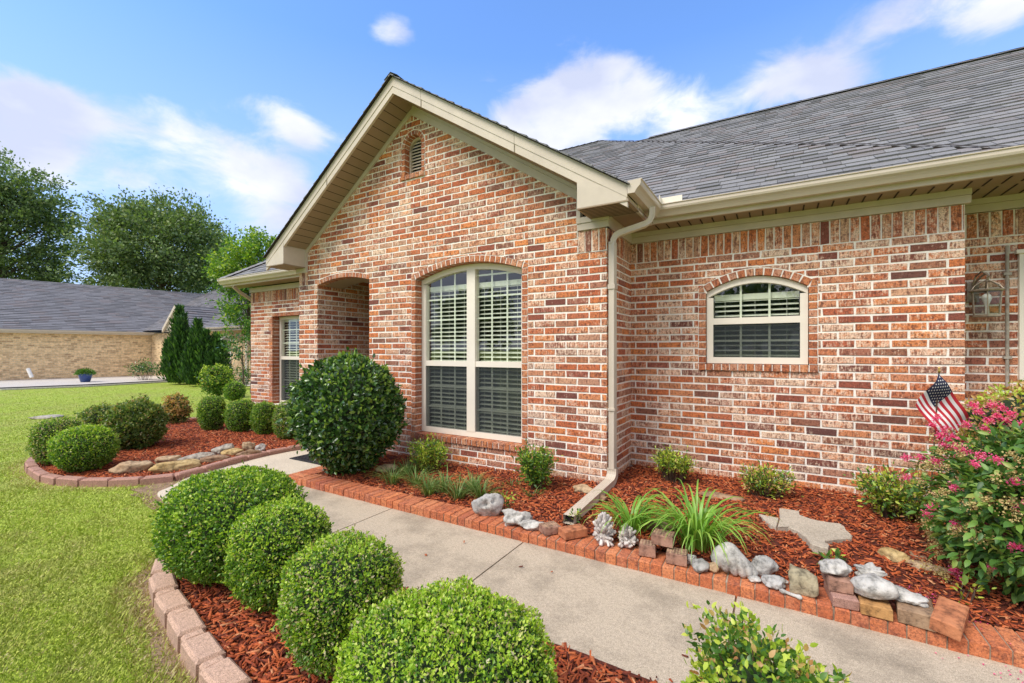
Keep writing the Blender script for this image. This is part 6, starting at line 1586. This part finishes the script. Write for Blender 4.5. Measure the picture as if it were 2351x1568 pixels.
crown_tree('tree', (b1.x, b1.y, -.3), tuple(c1_), 3.55, 4.0, 6.8, 640, 74, .24, [tl, tl2], 'tall dark green tree cut off by the left edge of the photo', 2, 'big trees behind the neighbouring house', (.9, .1), .4, .85, flat=.4)
# young bright tree near the house corner
yl = leaf_mat('young_leaf', [(0, (.10, .20, .03)), (.5, (.22, .36, .045)), (1, (.42, .50, .07))], .45, .35)
yl2 = leaf_mat('young_deep_leaf', [(0, (.05, .13, .025)), (1, (.12, .26, .045))], .45, .3)
c1_ = on_depth(596, 615, 15.5); b1 = on_depth(578, 880, 15.5)
crown_tree('tree', (b1.x, b1.y, -.2), tuple(c1_), 1.35, 1.3, 1.05, 170, 90, .10, [yl, yl2], 'young bright yellow green tree rising behind the left eave', 3, None, (.7, .3), .06, .3)
c1_ = on_depth(566, 705, 14.9); rt = [o for o in bpy.data.objects if o.name.startswith('tree')][-1]
crown_tree('tree', (b1.x + .5, b1.y - .2, -.2), tuple(c1_), .62, .6, 1.05, 80, 60, .10, [yl2, yl], 'slender green sapling beside the corner of the brick house', 4, None, (.7, .3), .05, .28)
c1_ = on_depth(556, 800, 14.0)
crown_tree('tree', (c1_.x + .1, c1_.y, -.2), tuple(c1_), .5, .5, .35, 24, 30, .09, [M['holly'], yl2], 'low dark feathery shrub between sapling and brick corner', 5, None, (.7, .3), .03, .25)
# arborvitae cluster: upright plumes
def plume_shrub(base, plumes, label, seed, group):
    rng = np.random.default_rng(seed); root = empty('arborvitae', base, label, 'shrub', group); P = []; D = []; mb = MB(); B0 = np.array(base)
    for (dx, dy, h, r) in plumes:
        n = int(2600 * h / 3 * r / .5); t = rng.uniform(0, 1, n); env = r * np.clip(1.05 - t ** 1.6, .03, 1) * np.clip(.5 + t * 3, 0, 1); a = rng.uniform(0, 6.283, n); q = rng.uniform(.45, 1.08, n)
        star = 1 + .28 * np.sin(a * 5 + t * 6 + dx * 9)
        P.append(B0 + np.stack([dx * (.5 + t * .6) + np.cos(a) * env * q * star, dy * (.5 + t * .6) + np.sin(a) * env * q * star, t * h], 1)); D.append(np.stack([np.cos(a) * .5, np.sin(a) * .5, np.full(n, 1.1)], 1))
        mb.tube([tuple(B0), tuple(B0 + np.array([dx * .9, dy * .9, h * .7]))], [.05, .015], 6)
    P = np.concatenate(P); D = np.concatenate(D) + rng.normal(0, .22, P.shape); n = len(P); L = rng.uniform(.12, .30, n); V, F = leaves(P, D, rng.normal(0, 1, (n, 3)), L, L * .26, detail=False)
    ml = leaf_mat('arborvitae_leaf', [(0, (.012, .045, .014)), (.5, (.035, .10, .022)), (.85, (.07, .17, .03)), (1, (.14, .27, .045))], .55, .2); np_mesh('foliage', V, F, ml, None, root); mb.build('trunk', M['bark'], root)
GA = 'upright arborvitae in front of the neighbouring house'
for (u, vb, pl_, t, seed) in ((412, 880, [(0, 0, 3.45, .55), (-.45, .1, 2.9, .4), (.35, -.1, 2.9, .42), (-.25, -.3, 1.9, .45), (.5, .1, 2.3, .4), (.1, .1, 3.1, .4)], 'tallest arborvitae with a pointed top, left of its two neighbours', 1),
                      (455, 884, [(0, 0, 2.75, .5), (.4, .1, 2.3, .4), (-.35, 0, 2.3, .4), (.0, -.3, 1.7, .45)], 'middle height arborvitae between the tallest and the lowest one', 2),
                      (497, 884, [(0, 0, 2.15, .45), (.35, .1, 1.8, .35), (-.3, 0, 1.9, .4), (.05, -.2, 1.3, .4)], 'lowest arborvitae, right of its two taller neighbours', 3)):
    p = on_ground(u, vb, -.22); plume_shrub(tuple(p), pl_, t, seed, GA)
stem_shrub('shrub', tuple(on_ground(548, 888, -.15)), .75, .95, 26, 900, .10, 'dark low shrub in the shade beside the brick corner', seed=121, mats=[M['holly'], yl2], mp=(.8, .2), low=.2, bushy=4)

# ---- across the street, seen only as reflections in the window glass
for x0, x1, lb in ((-14.6, -3.4, 'left'), (1.4, 14.6, 'right')):
    far = empty('street_house', ((x0 + x1) / 2, -22, 0), lb + ' hand low house across the street mirrored in the window glass', 'house')
    mb = MB(); mb.box(x0 + .6, x1 - .6, -26, -18, -.3, 2.6); mb.build('wall', M['far_red'], far)
    mb = MB(); mb.add([(x0, -17.4, 2.5), (x1, -17.4, 2.5), (x1, -26.6, 2.5), (x0, -26.6, 2.5), (x0 + 4, -22, 5.4), (x1 - 4, -22, 5.4)], [(0, 1, 5, 4), (1, 2, 5), (2, 3, 4, 5), (3, 0, 4)]); mb.build('roof', M['shingle_far'], far)
for i, (x, y, r) in enumerate(((-1, -24, 2.2), (-20, -20, 2.3), (17, -21, 2.2))):
    crown_tree('tree', (x, y, -.3), (x, y, 3.3), r, r, 1.9, 130, 60, .34, [tl], ('round', 'left hand', 'right hand')[i] + ' dark street tree mirrored in the window glass', 131 + i, None, (1,), .25, .9)
